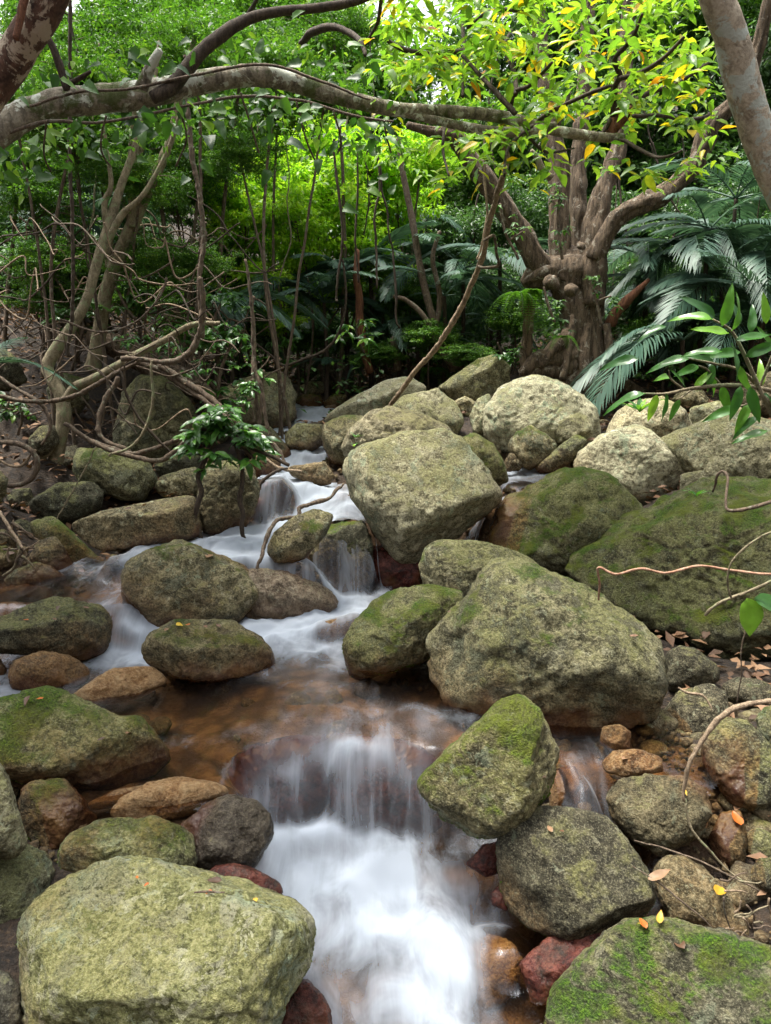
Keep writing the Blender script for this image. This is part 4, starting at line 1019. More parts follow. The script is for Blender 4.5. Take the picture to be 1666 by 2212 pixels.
# ------------------------------------------------------------------ climber on the arch: heart-shaped dark leaves hanging from its stems
climber = tag(empty('climbing_vine', at(200, 217, 3.45)), 'dark leaved climber hanging along the left half of the arching tree', 'vine')
for s in ['-20,300,3 90,262,4 180,262,3 300,250,3 420,225,3 520,205,3 640,215,3 760,250,3 850,262,2', '60,230,3 160,200,3 280,190,3 420,160,3 560,140,3 700,180,3 800,215,2', '520,200,2 540,260,2 560,330,2', '640,220,2 660,300,2 690,370,2', '380,230,2 400,300,2 380,360,2', '230,250,2 220,320,2 240,360,2', '100,260,2 95,330,2 110,370,2', '720,240,2 735,300,2 730,330,2', '830,260,2 835,300,2 845,330,2']:
    limb('stem', s, 3.35, 3.5, 'vine', climber, seg=5, wig=.008)
heart = [leaf_data(.066, .040, q, heart=1.0) for q in (.05, .25, .45)]
spots = []
for _ in range(290):
    x = rg.uniform(-10, 860)
    base = np.interp(x, [0, 130, 320, 560, 720, 860], [285, 225, 205, 165, 210, 240])
    spots.append((x, base + rg.normal() * 45 + (abs(rg.normal()) * 70 if rg.random() < .7 else -40), rg.uniform(3.0, 3.9)))
for x, y, Y in spots:
    if abs(y - np.interp(x, [0, 130, 320, 560, 720, 860], [280, 222, 203, 163, 205, 236])) < 34: Y = 4.0 + .3 * rg.random()
    d = np.array((rg.normal() * .8, rg.normal() * .6 - .1, -.8 + abs(rg.normal()) * .7))
    u = np.array((rg.normal() * .6, -1.0 + rg.normal() * .5, .6))
    add_leaf(climber, heart[rg.integers(3)], LEAF['dark_o'], at(x, y, Y), d, u, rg.uniform(.6, 1.2))

n = 900
x = rg.uniform(-30, 880, n)
y = np.interp(x, [0, 130, 320, 560, 720, 860], [285, 225, 205, 165, 210, 240]) + rg.normal(size=n) * 28 + rg.choice((-75, 60, 80), n)
P = np.array([at(a, b2, c2) for a, b2, c2 in zip(x, y, rg.uniform(3.6, 4.6, n))]) - np.array(climber.location)
D = np.column_stack((rg.normal(size=n), rg.normal(size=n), -.5 + rg.normal(size=n) * .5))
L = rg.uniform(.03, .06, n)
tag(link('foliage', cloud_mesh('foliage', [leaf_cloud(P, D, np.column_stack((rg.normal(size=(n, 2)) * .5, np.ones(n))), L, L * .5, rg.random(n), LEAF_NEAR)], LEAF['mid']), None, climber), kind='stuff')

# ------------------------------------------------------------------ trunks at the picture's upper corners
def corner_tree(name, s, Y0, Y1, mat, label, crown, extra=()):
    P, R = pic_path(s, Y0, Y1)
    b = P[-1].copy(); b[2] = float(ground_z(b[0], b[1])[0])
    root = tag(empty(name, b), label, 'tree')
    P = np.vstack((P, b - np.array((0, 0, .1)))); R = np.append(R, R[-1] * 1.25)
    V, F = tube(P, R, 18, .07, 5)
    link('trunk', new_mesh('trunk', V - b, F), BARK[mat], root)
    for e in extra: limb('branch', e[0], e[1], e[2], e[3], root, seg=9)
    cr = link('crown', crown_mesh(*crown[0]), None, root)
    cr.location = np.array(crown[1]) - b
    cr.scale = crown[2]
    return root
corner_tree('mottled_tree', '260,-420,23 190,-180,26 120,-30,30 92,30,32 50,90,33 0,170,33 -90,290,35 -260,560,39 -420,900,42', 2.7, 2.9, 'mottled', 'red-brown and cream mottled trunk crossing the upper left corner', (('mid', 1), (-3.4, 3.2, 5.8), (1.8, 2.0, 1.0)), [('34,85,6 42,50,7 50,10,8 62,-40,8', 2.68, 2.7, 'redwood')])
corner_tree('pale_tree', '1440,-300,25 1500,-120,27 1545,-10,29 1575,70,30 1592,140,31 1622,240,32 1662,345,33 1730,520,34 1800,800,37', 3.1, 3.4, 'pale', 'pale lichen-spotted trunk leaning in at the upper right corner', (('mid', 2), (3.6, 4.2, 6.0), (1.8, 2.0, 0.9)))

# ------------------------------------------------------------------ the old gnarled tree
old_b = at(1262, 850, 7.4); old_b[2] = float(ground_z(old_b[0], old_b[1])[0])
old = tag(empty('gnarled_tree', old_b), 'old gnarled tree with several trunks rising from one knotted stump', 'tree')
OW = dict(mat='old', seg=28, fiss=.26, lump=.2)
wood(old, 'stump', '1285,910,78 1272,850,66 1262,790,54 1255,720,48 1250,660,51 1240,610,59 1232,575,52 1232,545,33', 7.45, 7.45, **OW)
wood(old, 'stump', '1130,612,11 1160,596,30 1195,590,38 1240,592,46', 7.35, 7.4, **OW)
wood(old, 'trunk', '1195,600,24.6 1165,570,22.9 1130,510,21.1 1085,440,20.2 1040,380,19.4 1000,322,17.6 975,292,15.8 930,284,11.4 880,270,6.2', 7.4, 7.0, **OW)
wood(old, 'trunk', '1215,610,29.0 1210,540,24.6 1208,450,22.0 1208,360,19.4 1192,270,17.6 1178,190,15.8 1165,70,14.1 1150,-90,12.3', 7.4, 7.5, **OW)
wood(old, 'trunk', '1275,660,29.9 1280,590,31.7 1287,520,29.0 1288,470,26.4 1302,415,22.9 1322,360,19.4 1340,290,17.6 1352,150,15.0 1362,-80,12.3', 7.3, 7.5, **OW)
wood(old, 'trunk', '1285,560,18.5 1312,500,17.6 1345,462,19.4 1395,437,20.2 1445,412,19.4 1500,360,19.4 1522,310,20.2 1545,262,17.6 1600,205,15.8 1632,120,14.1 1655,30,13.2 1680,-80,11.4', 7.25, 6.9, **OW)
wood(old, 'trunk', '1255,620,17.6 1250,470,16.7 1252,340,15.8 1262,200,14.1 1275,-60,11.4', 7.8, 8.0, **OW)
wood(old, 'branch', '1190,385,8 1172,365,7 1160,340,6 1148,325,4', 7.3, 7.2, mat='grey', seg=10)
wood(old, 'branch', '1318,700,13 1335,670,11 1365,640,9 1402,604,4', 7.3, 7.1, mat='redwood', seg=12, lump=.15)
for s in ['1255,535,4 1256,532,12 1262,528,5', '1228,640,8 1235,628,16 1246,622,8', '1180,600,10 1190,610,16 1205,622,8']:
    wood(old, 'burl', s, 7.1, 7.08, mat='old', seg=14, lump=.2, n=10)
for s in ['1245,760,21 1205,775,20 1170,770,16 1150,785,15 1128,808,10', '1240,790,20 1200,805,18 1165,800,13 1145,818,8', '1262,800,18 1225,830,18 1180,835,13 1150,830,8', '1290,820,20 1300,860,18 1318,890,13', '1230,720,16 1190,760,15 1165,790,11', '1300,800,20 1345,830,16 1390,850,10', '1140,820,10 1138,760,11 1142,690,11 1150,630,10', '1128,650,7 1140,700,8 1130,780,7 1150,830,6', '1270,700,11 1262,780,12 1275,860,10', '1310,700,8 1318,780,9 1310,860,7', '1240,680,8 1228,760,9 1215,820,7']:
    wood(old, 'root', s, 7.25, 7.1, mat='old', seg=12, lump=.15)

# ------------------------------------------------------------------ grey-barked young trees on the left bank
def young(name, label, limbs, bark='grey'):
    P, _ = pic_path(limbs[0][0], limbs[0][1], limbs[0][2])
    root = tag(empty(name, P[0]), label, 'tree')
    for k, (s, a, b) in enumerate(limbs):
        limb('trunk' if k == 0 else 'branch', s, a, b, bark, root, seg=12)
    return root
young('bent_tree', 'pale grey crooked tree bent like an S on the left bank', [('118,1010,16 128,960,15 138,900,15 132,855,14 108,812,13 104,785,13 128,745,12 165,690,11 190,640,10 212,560,10 238,480,10 262,400,8 288,330,7 305,270,6 330,190,5 345,90,4', 5.6, 5.9), ('232,500,7 226,440,6 240,400,5 232,330,4 220,240,3', 5.8, 5.7), ('118,960,10 100,980,8 80,1000,5', 5.6, 5.5), ('215,560,7 260,470,7 310,420,5 360,330,4 390,240,3', 5.8, 5.7)])
young('straight_grey_tree', 'straight pale grey tree behind the crooked one on the left bank', [('198,800,17 208,760,15 218,700,14 228,640,14 250,570,14 285,490,13 320,410,11 345,360,10 372,290,8 390,200,7 420,80,5', 6.3, 6.2), ('238,600,9 236,520,8 250,430,7 300,340,6 320,230,4', 6.3, 6.2), ('285,490,8 287,400,7 284,320,6 292,230,4', 6.2, 6.2)])
young('thin_grey_tree', 'thin pale branch sweeping up to the right from the crooked tree', [('142,862,9 165,835,10 200,820,10 245,795,9 290,768,8 350,738,7 415,702,6 475,698,4', 5.5, 5.3)])
log = limb('fallen_log', '195,728,16 240,745,26 300,772,30 360,802,28 420,838,24 468,872,15', 6.5, 6.2, 'old', None, seg=20, lump=.25, fiss=.25)
tag(log, 'rotting brown log lying on the left bank above the shaded boulder', 'log')

# ------------------------------------------------------------------ vines and roots one can follow
VINES = [
 ('hanging_vine', 'vine', 5.0, 5.0, '438,730,5.0 430,610,5.0 438,510,5.8 428,420,5.0 416,330,5.0 405,240,4.3 400,120,3.6', 'twisted brown rope vine hanging straight down left of centre'),
 ('hanging_vine', 'twig', 5.2, 5.2, '150,770,3.6 158,640,3.6 157,500,3.6 152,260,3.6 148,-20,3.6', 'thin dark vine hanging straight beside the crooked grey tree'),
 ('hanging_vine', 'vine', 5.0, 4.9, '262,775,5.0 350,782,5.8 400,762,6.5 428,720,6.5 441,668,6.5 432,600,5.8', 'thick brown vine curving up from the log into the rope vine'),
 ('looping_vine', 'vine', 4.95, 4.8, '140,915,4.3 200,955,5.0 275,982,5.8 350,992,5.8 395,967,5.8 402,940,5.0', 'lowest brown vine loop hanging in front of the olive boulder'),
 ('looping_vine', 'vine', 5.0, 4.9, '165,935,3.6 240,965,4.3 300,977,5.0 380,953,5.0 432,922,4.3 470,905,3.6', 'brown vine sagging just above the lowest loop'),
 ('looping_vine', 'vine', 5.1, 5.0, '256,815,5.0 226,855,5.8 211,915,5.8 225,950,5.0 282,976,4.3', 'brown vine bowed left before the big shaded boulder'),
 ('looping_vine', 'vine', 4.8, 4.8, '-20,955,5.0 40,959,5.8 76,990,5.8 70,1030,5.8 30,1050,5.0 -20,1046,5.0', 'round vine coil at the left edge'),
 ('looping_vine', 'root', 4.85, 4.8, '-10,985,2.2 25,1003,2.9 55,1000,2.9 78,972,2.2', 'thin pale vine inside the round coil'),
 ('looping_vine', 'twig', 4.9, 4.9, '258,800,2.9 270,850,2.9 300,905,2.9 340,955,2.9 372,981,2.2', 'thin dark vine slanting across the shaded boulder'),
 ('looping_vine', 'grey', 4.9, 4.85, '330,780,2.2 326,800,2.9 325,865,2.9 305,935,2.9 275,972,2.9 235,985,2.2', 'thin pale vine bowed to the right across the shaded boulder'),
 ('looping_vine', 'vine', 5.2, 5.1, '-20,850,4.3 60,868,5.0 130,865,5.0 200,835,5.0 240,808,4.3 300,780,3.6', 'brown vine sagging under the crooked tree to the log'),
 ('looping_vine', 'vine', 5.3, 5.2, '-20,800,3.6 50,850,4.3 90,880,4.3 110,920,3.6 90,960,2.9', 'brown vine running down from the left edge beneath the crooked tree'),
 ('root', 'vine', 5.6, 5.2, '345,790,6.5 400,828,7.2 450,860,6.5 490,895,5.8 545,933,5.8 588,952,5.0 612,985,4.3 622,1005,2.9', 'long red-brown root running down from the log over the stream'),
 ('root', 'vine', 5.7, 5.3, '280,772,5.8 350,800,5.8 420,850,5.8 470,890,5.0 500,912,3.6', 'second brown root beside the log'),
 ('root', 'root', 5.1, 5.0, '545,962,3.6 588,1000,3.6 615,1014,3.6 652,1018,2.2', 'short pale root reaching out over the channel'),
 ('root', 'twig', 5.0, 4.9, '622,1012,2.9 592,1022,3.6 566,1040,3.6 560,1066,2.9 575,1085,2.2 588,1092,1.4', 'thin dark root hooked over the red boulder'),
 ('hanging_vine', 'vine', 5.3, 5.2, '548,640,3.6 552,735,3.6 546,815,4.3 556,885,4.3 562,925,3.6', 'straight brown vine left of the upper stream'),
 ('hanging_vine', 'vine', 5.2, 5.1, '530,560,2.9 548,700,3.6 553,790,4.3 566,842,4.3 581,935,3.6 584,952,2.9', 'second straight brown vine beside it ending in the long root'),
 ('bent_root', 'vine', 4.45, 3.9, '742,1045,2.2 725,1056,3.6 712,1074,3.6 690,1080,5.0 668,1086,4.3 650,1092,5.0 644,1112,4.3 605,1117,5.0 592,1130,4.3 584,1150,5.0 575,1180,4.3 572,1200,4.3 556,1228,3.6', 'crooked dark root bent over the water in the middle'),
 ('drooping_vine', 'twig', 7.2, 7.0, '545,735,2.2 580,762,2.2 612,786,2.9 655,776,2.9 702,755,2.9 738,705,2.2 748,640,2.2 740,560,2.2', 'thin vine sagging above the upper stream before the palms'),
 ('hanging_vine', 'root', 4.1, 6.1, '1085,250,5.8 1087,310,6.5 1092,352,5.8 1076,410,5.8 1056,480,5.8 1036,570,5.8 1000,660,5.8 950,745,5.8 890,815,5.0 838,884,4.3', 'long pale vine slanting from the arching tree down to the boulders'),
 ('hanging_vine', 'vine', 4.9, 5.1, '1044,520,2.9 1066,508,2.9 1072,545,2.9 1076,572,2.9 1050,578,2.9 1034,575,2.9', 'short loop on the long pale slanting vine'),
 ('hanging_vine', 'twig', 5.0, 5.0, '722,300,2.2 728,400,2.9 738,520,2.9 733,600,2.2 728,650,2.2', 'thin vine hanging before the sunlit shrubs'),
 ('hanging_vine', 'twig', 5.1, 5.1, '772,310,1.4 776,420,2.2 770,520,2.2 775,610,2.2', 'thinner vine hanging right beside it before the sunlit shrubs'),
 ('hanging_vine', 'root', 5.2, 5.2, '1046,290,1.4 1044,380,2.2 1048,470,2.2 1030,560,2.2', 'thin pale vine hanging left of the long slanting one'),
 ('trailing_vine', 'pink', 2.35, 2.2, '1293,1296,2.2 1296,1262,2.2 1293,1226,2.9 1330,1240,2.9 1385,1228,2.9 1440,1237,2.9 1510,1222,2.9 1580,1232,2.9 1666,1241,2.9 1740,1236,2.9', 'pinkish wavy vine reaching in from the right before the giant boulder'),
 ('bare_twig', 'grey', 2.1, 2.0, '1523,1330,2.9 1560,1306,3.6 1590,1295,3.6 1640,1272,3.6 1720,1230,4.3', 'straight bare twig at the right edge below the wavy vine'),
 ('bare_twig', 'grey', 2.05, 2.0, '1580,1292,2.2 1567,1260,2.2 1572,1220,2.2 1600,1190,2.2 1650,1162,2.2 1720,1140,2.2', 'thin curved twig springing up from the straight bare twig'),
 ('trailing_vine', 'vine', 2.6, 2.4, '1540,1062,2.2 1538,1038,2.9 1552,1024,2.9 1566,1034,2.9 1564,1072,2.9 1574,1098,3.6 1620,1092,4.3 1680,1070,5.0 1740,1050,5.0', 'brown looped vine end lying on the giant boulder'),
 ('hanging_twig', 'vine', 2.1, 2.1, '1612,1338,1.4 1600,1400,1.4 1602,1460,1.4 1592,1520,1.4', 'hair-thin stalk dangling below the holed leaf'),
 ('bent_branch', 'root', 2.2, 2.25, '1479,1730,3.6 1482,1690,4.3 1490,1640,5.0 1518,1590,5.8 1550,1550,6.5 1590,1530,6.5 1640,1518,5.8 1720,1505,5.8', 'tan branch bent in an arc down the right side'),
 ('bent_branch', 'grey', 2.2, 2.1, '1480,1725,2.9 1500,1790,2.9 1540,1840,2.9 1580,1885,2.2 1640,1925,2.2', 'mossy end of the bent branch running down among the stones'),
 ('bare_twig', 'root', 2.35, 2.3, '1466,1485,2.2 1490,1500,2.9 1520,1505,2.9 1535,1525,2.2 1538,1535,1.4', 'pale forked twig on the flat dark slab'),
 ('bare_twig', 'vine', 2.1, 1.95, '1370,1815,1.4 1440,1826,2.2 1500,1850,2.2 1560,1885,2.2 1640,1925,2.2', 'thin straight twig lying across the stones on the right'),
 ('bare_twig', 'vine', 2.0, 1.9, '1365,1870,1.4 1410,1900,2.2 1470,1950,2.2 1545,2012,1.4', 'thin twig lying over the smooth grey-brown boulder'),
 ('bare_twig', 'root', 4.1, 3.9, '0,1105,3.6 20,1135,3.6 38,1165,3.6 50,1185,2.2', 'pale stick leaning at the left edge'),
 ('bare_twig', 'grey', 4.3, 4.3, '208,965,1.4 190,1010,1.4 150,1075,1.4 122,1122,1.4', 'thin pale stem leaning over the dark mossy boulder'),
 ('bare_twig', 'vine', 1.62, 1.62, '420,1928,2.2 450,1926,2.9 485,1928,2.2', 'short twig lying on the big foreground boulder'),
 ('drooping_vine', 'vine', 4.0, 4.0, '130,690,2.2 210,720,2.2 280,700,2.2 330,660,2.2 360,600,2.2', 'thin brown vine arched between the grey trees'),
]
for nm, mt, a, b, s, lab in VINES:
    tag(limb(nm, s, a, b, mt, None, seg=10, wig=.014 if mt != 'pink' else .002, lump=.28), lab, 'twig' if 'twig' in nm else 'branch' if 'branch' in nm else 'root' if 'root' in nm else 'vine')

# the tangle: thin vines one after the other on the left bank, thin stems all through the wood
rg = np.random.default_rng(31)
for k in range(120):
    x, y = rg.uniform(-40, 520), rg.uniform(480, 960)
    if x > 330 and y > 820: continue
    Y = rg.uniform(5.0, 7.4)
    a = rg.uniform(-.6, .9); L = rg.uniform(90, 260)
    pts = []
    for t in np.linspace(0, 1, 6):
        pts.append('%.0f,%.0f,%.1f' % (x + math.cos(a) * L * (t - .5) + rg.normal() * 14, y + math.sin(a) * L * (t - .5) * .8 + 60 * math.sin(t * 3.14) * rg.uniform(-.3, 1) + rg.normal() * 12, rg.uniform(.8, 2.2)))
    tag(limb('tangled_vine', ' '.join(pts), Y, Y + rg.normal() * .5, ('vine', 'twig', 'root', 'vine')[k % 4], None, seg=5, wig=.02), 'thin bare vine in the brown tangle on the left bank', 'vine', 'tangled vines of the left bank')
for k in range(30):
    x = rg.choice((rg.uniform(-40, 600), rg.uniform(-40, 1700)))
    Y = rg.uniform(6.0, 11.5)
    y0 = rg.uniform(620, 760); y1 = rg.uniform(-30, 350)
    dx = rg.normal() * 60
    s = ' '.join('%.0f,%.0f,%.1f' % (x + dx * t + rg.normal() * 9, y0 + (y1 - y0) * t, rg.uniform(1.4, 3.0) * (1 - .4 * t)) for t in np.linspace(0, 1, 6))
    tag(limb('thin_sapling', s, Y, Y, ('twig', 'vine', 'grey', 'twig')[k % 4], None, seg=6, wig=.03), 'thin bare stem standing in the thicket behind the boulders', 'sapling', 'thin stems of the thicket')
for s, Y, lab in [('980,800,8 962,760,8 945,720,8 922,640,8 905,560,7 892,480,7 872,380,6 860,300,5', 7.8, 'slim brown sapling leaning left above the boulders in the centre'),
                  ('940,720,6 950,640,6 935,560,5 950,500,4', 7.8, 'slim brown stem rising beside the leaning sapling'),
                  ('800,805,8 790,770,9 778,700,9 776,640,8 770,600,7 772,540,5', 7.9, 'reddish upright stem among the centre palms'),
                  ('858,800,9 855,765,9 850,730,9', 8.0, 'short mossy stump stem beside the centre palms'),
                  ('1000,800,5 960,770,6 920,690,6 880,650,5 850,640,4', 7.7, 'thin brown stem bowed to the left over the centre palms')]:
    tag(limb('sapling', s, Y, Y, 'redwood' if 'redd' in lab else 'vine', None, seg=9), lab, 'sapling')

# ------------------------------------------------------------------ palms: each frond a part with its rib and leaflets
def frond_mesh(seed, length=1.0, pairs=30, leaflet=.30, sag=.45, lift=.35):
    rg = np.random.default_rng(seed)
    t = np.linspace(0, 1, 12)
    rib = np.column_stack((t * length * .92, np.zeros(12), lift * length * t - sag * length * t ** 2.2))
    V, F = tube(rib, np.interp(t, [0, 1], [.010, .002]), 5, 0, seed, n=14)
    P, D, U, L, W = [], [], [], [], []
    parts = [(V, F, np.full(len(V), .9))]
    Vs, Fs, o = [], [], 0
    for k in range(pairs):
        f = .16 + .84 * k / (pairs - 1)
        c = np.array((np.interp(f, t, rib[:, 0]), 0, np.interp(f, t, rib[:, 2])))
        tg = np.array((1, 0, lift - 2.2 * sag * f ** 1.2)); tg /= np.linalg.norm(tg)
        ll = leaflet * length * (math.sin(math.pi * min(1, .16 + .80 * f)) ** .6) * rg.uniform(.88, 1.08)
        for s in (-1, 1):
            out = np.array((0, s, 0)) * (.85 - .45 * f) + tg * (.50 + .5 * f) + np.array((0, 0, .18))
            out /= np.linalg.norm(out)
            wv = np.cross(out, (0, 0, 1)); wv /= np.linalg.norm(wv) + 1e-9
            wv = wv * .8 + np.array((0, 0, .5)) * .6
            w = .013 * length * rg.uniform(.8, 1.15)
            q = []
            for u, ww in ((0, .6), (.35, 1), (.7, .75), (1, .05)):
                p = c + out * ll * u + np.array((0, 0, -1)) * ll * (.30 + .25 * f) * u ** 2 + rg.normal(size=3) * .004 * length
                q += [p + wv * w * ww, p - wv * w * ww]
            Vs += q
            for z in range(3):
                a = o + z * 2
                Fs += [(a, a + 1, a + 3), (a, a + 3, a + 2)]
            o += 8
    n = len(Vs)
    parts.append((np.array(Vs), np.array(Fs), np.repeat(np.clip(rg.normal(.5, .25, n // 8), 0, 1), 8)))
    return cloud_mesh('frond', parts, LEAF['palm'])
FRONDS = [frond_mesh(k, 1.0, 34, .27 + .02 * (k % 3), .35 + .12 * k, .25 + .1 * (k % 2)) for k in range(5)]

def palm(x, y, Y, size, n, label, seed, az=None, stem=.02):
    rg = np.random.default_rng(seed)
    c = at(x, y, Y)
    gzv = float(ground_z(c[0], c[1])[0])
    root = tag(empty('palm', (c[0], c[1], gzv)), label, 'palm')
    h = max(c[2] - gzv, .15)
    V, F = tube([(0, 0, -.1), (.02, .02, h * .5), (0, 0, h)], [stem * 1.5, stem * 1.2, stem], 8, .1, seed)
    link('trunk', new_mesh('trunk', V, F), BARK['twig'], root)
    for k in range(n):
        o = link('frond', FRONDS[rg.integers(len(FRONDS))], None, root)
        a = az[k] if az is not None and k < len(az) else k * 2.4 + rg.uniform(-.3, .3)
        tilt = rg.uniform(-.65, .25)
        o.location = (0, 0, h)
        o.rotation_euler = (rg.normal() * .15, tilt, a)
        s = size * rg.uniform(.8, 1.2)
        o.scale = (s, s, s)
    return root
RAD = math.radians
palm(1510, 545, 7.6, 1.15, 10, 'silvery feather palm behind the curved limb of the old tree', 1)
palm(1640, 560, 7.2, 1.15, 9, 'feather palm at the right edge above the leafy sprig', 2)
palm(1590, 430, 8.2, 1.1, 9, 'feather palm high on the right behind the leaning pale trunk', 3)
palm(1475, 735, 6.9, 1.15, 6, 'palm with a long frond arching down beside the gnarled stump', 4, az=[RAD(200), RAD(215), RAD(185), RAD(20), RAD(80), RAD(330)])
palm(1590, 705, 7.0, 1.0, 8, 'low dark palm right of the gnarled stump', 5)
palm(1440, 640, 8.0, .9, 8, 'shaded palm close behind the gnarled stump', 6)
palm(700, 655, 8.2, .9, 9, 'palm with fronds drooping towards the upper stream in the centre', 7)
palm(745, 600, 8.5, .85, 8, 'palm standing behind the drooping centre palm', 8)
palm(905, 590, 8.4, .9, 8, 'palm right of centre behind the leaning sapling', 9)
palm(1000, 580, 8.4, .85, 8, 'palm left of the long slanting vine', 10)
palm(860, 700, 8.3, .7, 7, 'low palm below the sunlit shrubs right of centre', 11)
palm(725, 785, 8.4, .45, 5, 'small palm just above the large shaded grey boulder', 12)
palm(920, 470, 10.8, 1.0, 8, 'tall palm right of the sunlit shrubs', 13)
palm(1060, 690, 8.6, .7, 6, 'dark palm beneath the leaning trunk of the old tree', 14)
palm(490, 650, 7.4, .85, 7, 'palm half hidden among the left thicket leaves', 15)
palm(280, 420, 8.4, 1.1, 8, 'tall palm lost in the left thicket', 16)
palm(110, 470, 8.2, 1.1, 7, 'palm in the dark of the far left thicket', 17)
palm(-40, 800, 4.9, .45, 5, 'palm whose frond tip shows at the left edge', 18)
palm(640, 700, 9.6, .7, 6, 'palm behind the rust-lined boulder', 19)
palm(960, 740, 8.3, .5, 6, 'small low palm behind the tilted slab boulder', 20)

palm(1400, 560, 7.9, .95, 8, 'silvery palm filling the gap right of the gnarled trunks', 21)
palm(1560, 620, 7.3, 1.0, 8, 'silvery palm between the two lower palms on the right', 22)
palm(1650, 660, 6.6, .9, 7, 'palm at the right edge just above the sprig leaves', 23)
palm(800, 580, 8.6, .9, 8, 'silvery palm in the very centre behind the upright stem', 24)
palm(1080, 560, 8.3, .9, 8, 'silvery palm between the slanting vine and the old tree', 25)
palm(960, 640, 8.0, .8, 7, 'palm low behind the long slanting vine', 26)
palm(610, 640, 8.3, .8, 7, 'palm left of the drooping centre palm', 27)
palm(1530, 500, 7.4, 1.0, 8, 'palm with high fronds beside the curved limb', 28)
# ------------------------------------------------------------------ ferns
def fern(x, y, Y, size, n, label, seed, hang=False, lift=None):
    rg = np.random.default_rng(seed)
    c = at(x, y, Y)
    root = tag(empty('fern', c), label, 'fern')
    for k in range(n):
        a = k * 6.283 / n + rg.uniform(-.3, .3)
        t = np.linspace(0, 1, 24)
        z = (.6 * t - 1.1 * t ** 2) * size if not hang else (.15 * t - 1.1 * t ** 1.6) * size
        rr = (t * .8 if not hang else t * .45) * size
        C = np.column_stack((np.cos(a) * rr, np.sin(a) * rr, z))
        T = np.gradient(C, axis=0)
        S = np.cross(T, (0, 0, 1.0)); S /= np.linalg.norm(S, axis=1)[:, None]
        P = np.vstack((C[2:], C[2:])); D = np.vstack((S[2:] + T[2:] * 6 / 24, -S[2:] + T[2:] * 6 / 24))
        L = np.tile(size * .22 * (1 - t[2:]) ** .7 + .012, 2)
        parts = [leaf_cloud(P, D, np.tile((0, 0, 1.0), (len(P), 1)) + rg.normal(size=(len(P), 3)) * .15, L, L * .32, np.clip(rg.normal(.5, .2, len(P)), 0, 1))]
        V, F = tube(C, np.linspace(.004, .001, 24), 4, 0, n=24)
        parts.append((V, F, np.full(len(V), .2)))
        link('frond', cloud_mesh('frond', parts, LEAF['fern']), None, root)
    return root
fern(1150, 625, 7.0, .42, 9, 'fern hanging from the lip of the gnarled stump', 1, True)
fern(1120, 640, 7.05, .38, 8, 'pale fern spilling left of the gnarled stump', 2)
fern(935, 800, 7.9, .35, 8, 'low fern behind the tilted slab boulder', 3)
fern(760, 735, 8.3, .35, 7, 'fern under the centre palms', 4)
fern(1215, 730, 6.9, .22, 6, 'small fern growing on the side of the gnarled stump', 5)

def strap_plant(x, y, Y, size, n, label, seed, mat='sprig_o'):
    rg = np.random.default_rng(seed)
    c = at(x, y, Y)
    root = tag(empty('plant', c), label, 'plant')
    me = leaf_data(size, size * .22, .35)
    for k in range(n):
        a = k * 2.4
        add_leaf(root, me, LEAF[mat], c, (math.cos(a) * .8, math.sin(a) * .8, rg.uniform(.5, 1.2)), (-math.cos(a), -math.sin(a), 1), rg.uniform(.7, 1.15))
    return root
strap_plant(1382, 890, 5.35, .17, 12, 'bright tuft of strap leaves growing on the pale boulder', 1)
strap_plant(1505, 1072, 3.35, .08, 6, 'small tuft of leaves on top of the giant boulder', 2)
strap_plant(768, 945, 4.9, .06, 5, 'little seedling at the top of the big pale central boulder', 3)
strap_plant(765, 965, 4.75, .05, 4, 'second tiny seedling below the little one on the central boulder', 4)

# ------------------------------------------------------------------ leafy sprig leaning in from the right
sprig = tag(empty('leafy_sprig', at(1700, 900, 1.9)), 'bright green leafy sprig leaning in from the right edge', 'branch')
SPR = ['1830,1500,9 1800,1200,8 1760,980,7 1730,860,6', '1730,860,6 1640,838,5 1580,832,5 1500,838,4 1440,850,3 1390,850,2', '1700,960,5 1650,860,5 1610,770,4 1580,715,3 1540,690,2', '1640,838,4 1600,800,3 1540,785,3 1490,775,2', '1640,838,3 1660,790,3 1680,740,3', '1560,834,2 1530,800,2 1510,790,2', '1480,842,2 1450,820,2 1445,800,1', '1500,838,2 1470,860,2', '1650,850,2 1620,870,2 1590,880,2']
for s in SPR: limb('stem', s, 1.9, 1.85, 'grey', sprig, seg=6)
spr_leaf = [leaf_data(.098, .028, c) for c in (.1, .3, .5)]
rg = np.random.default_rng(9)
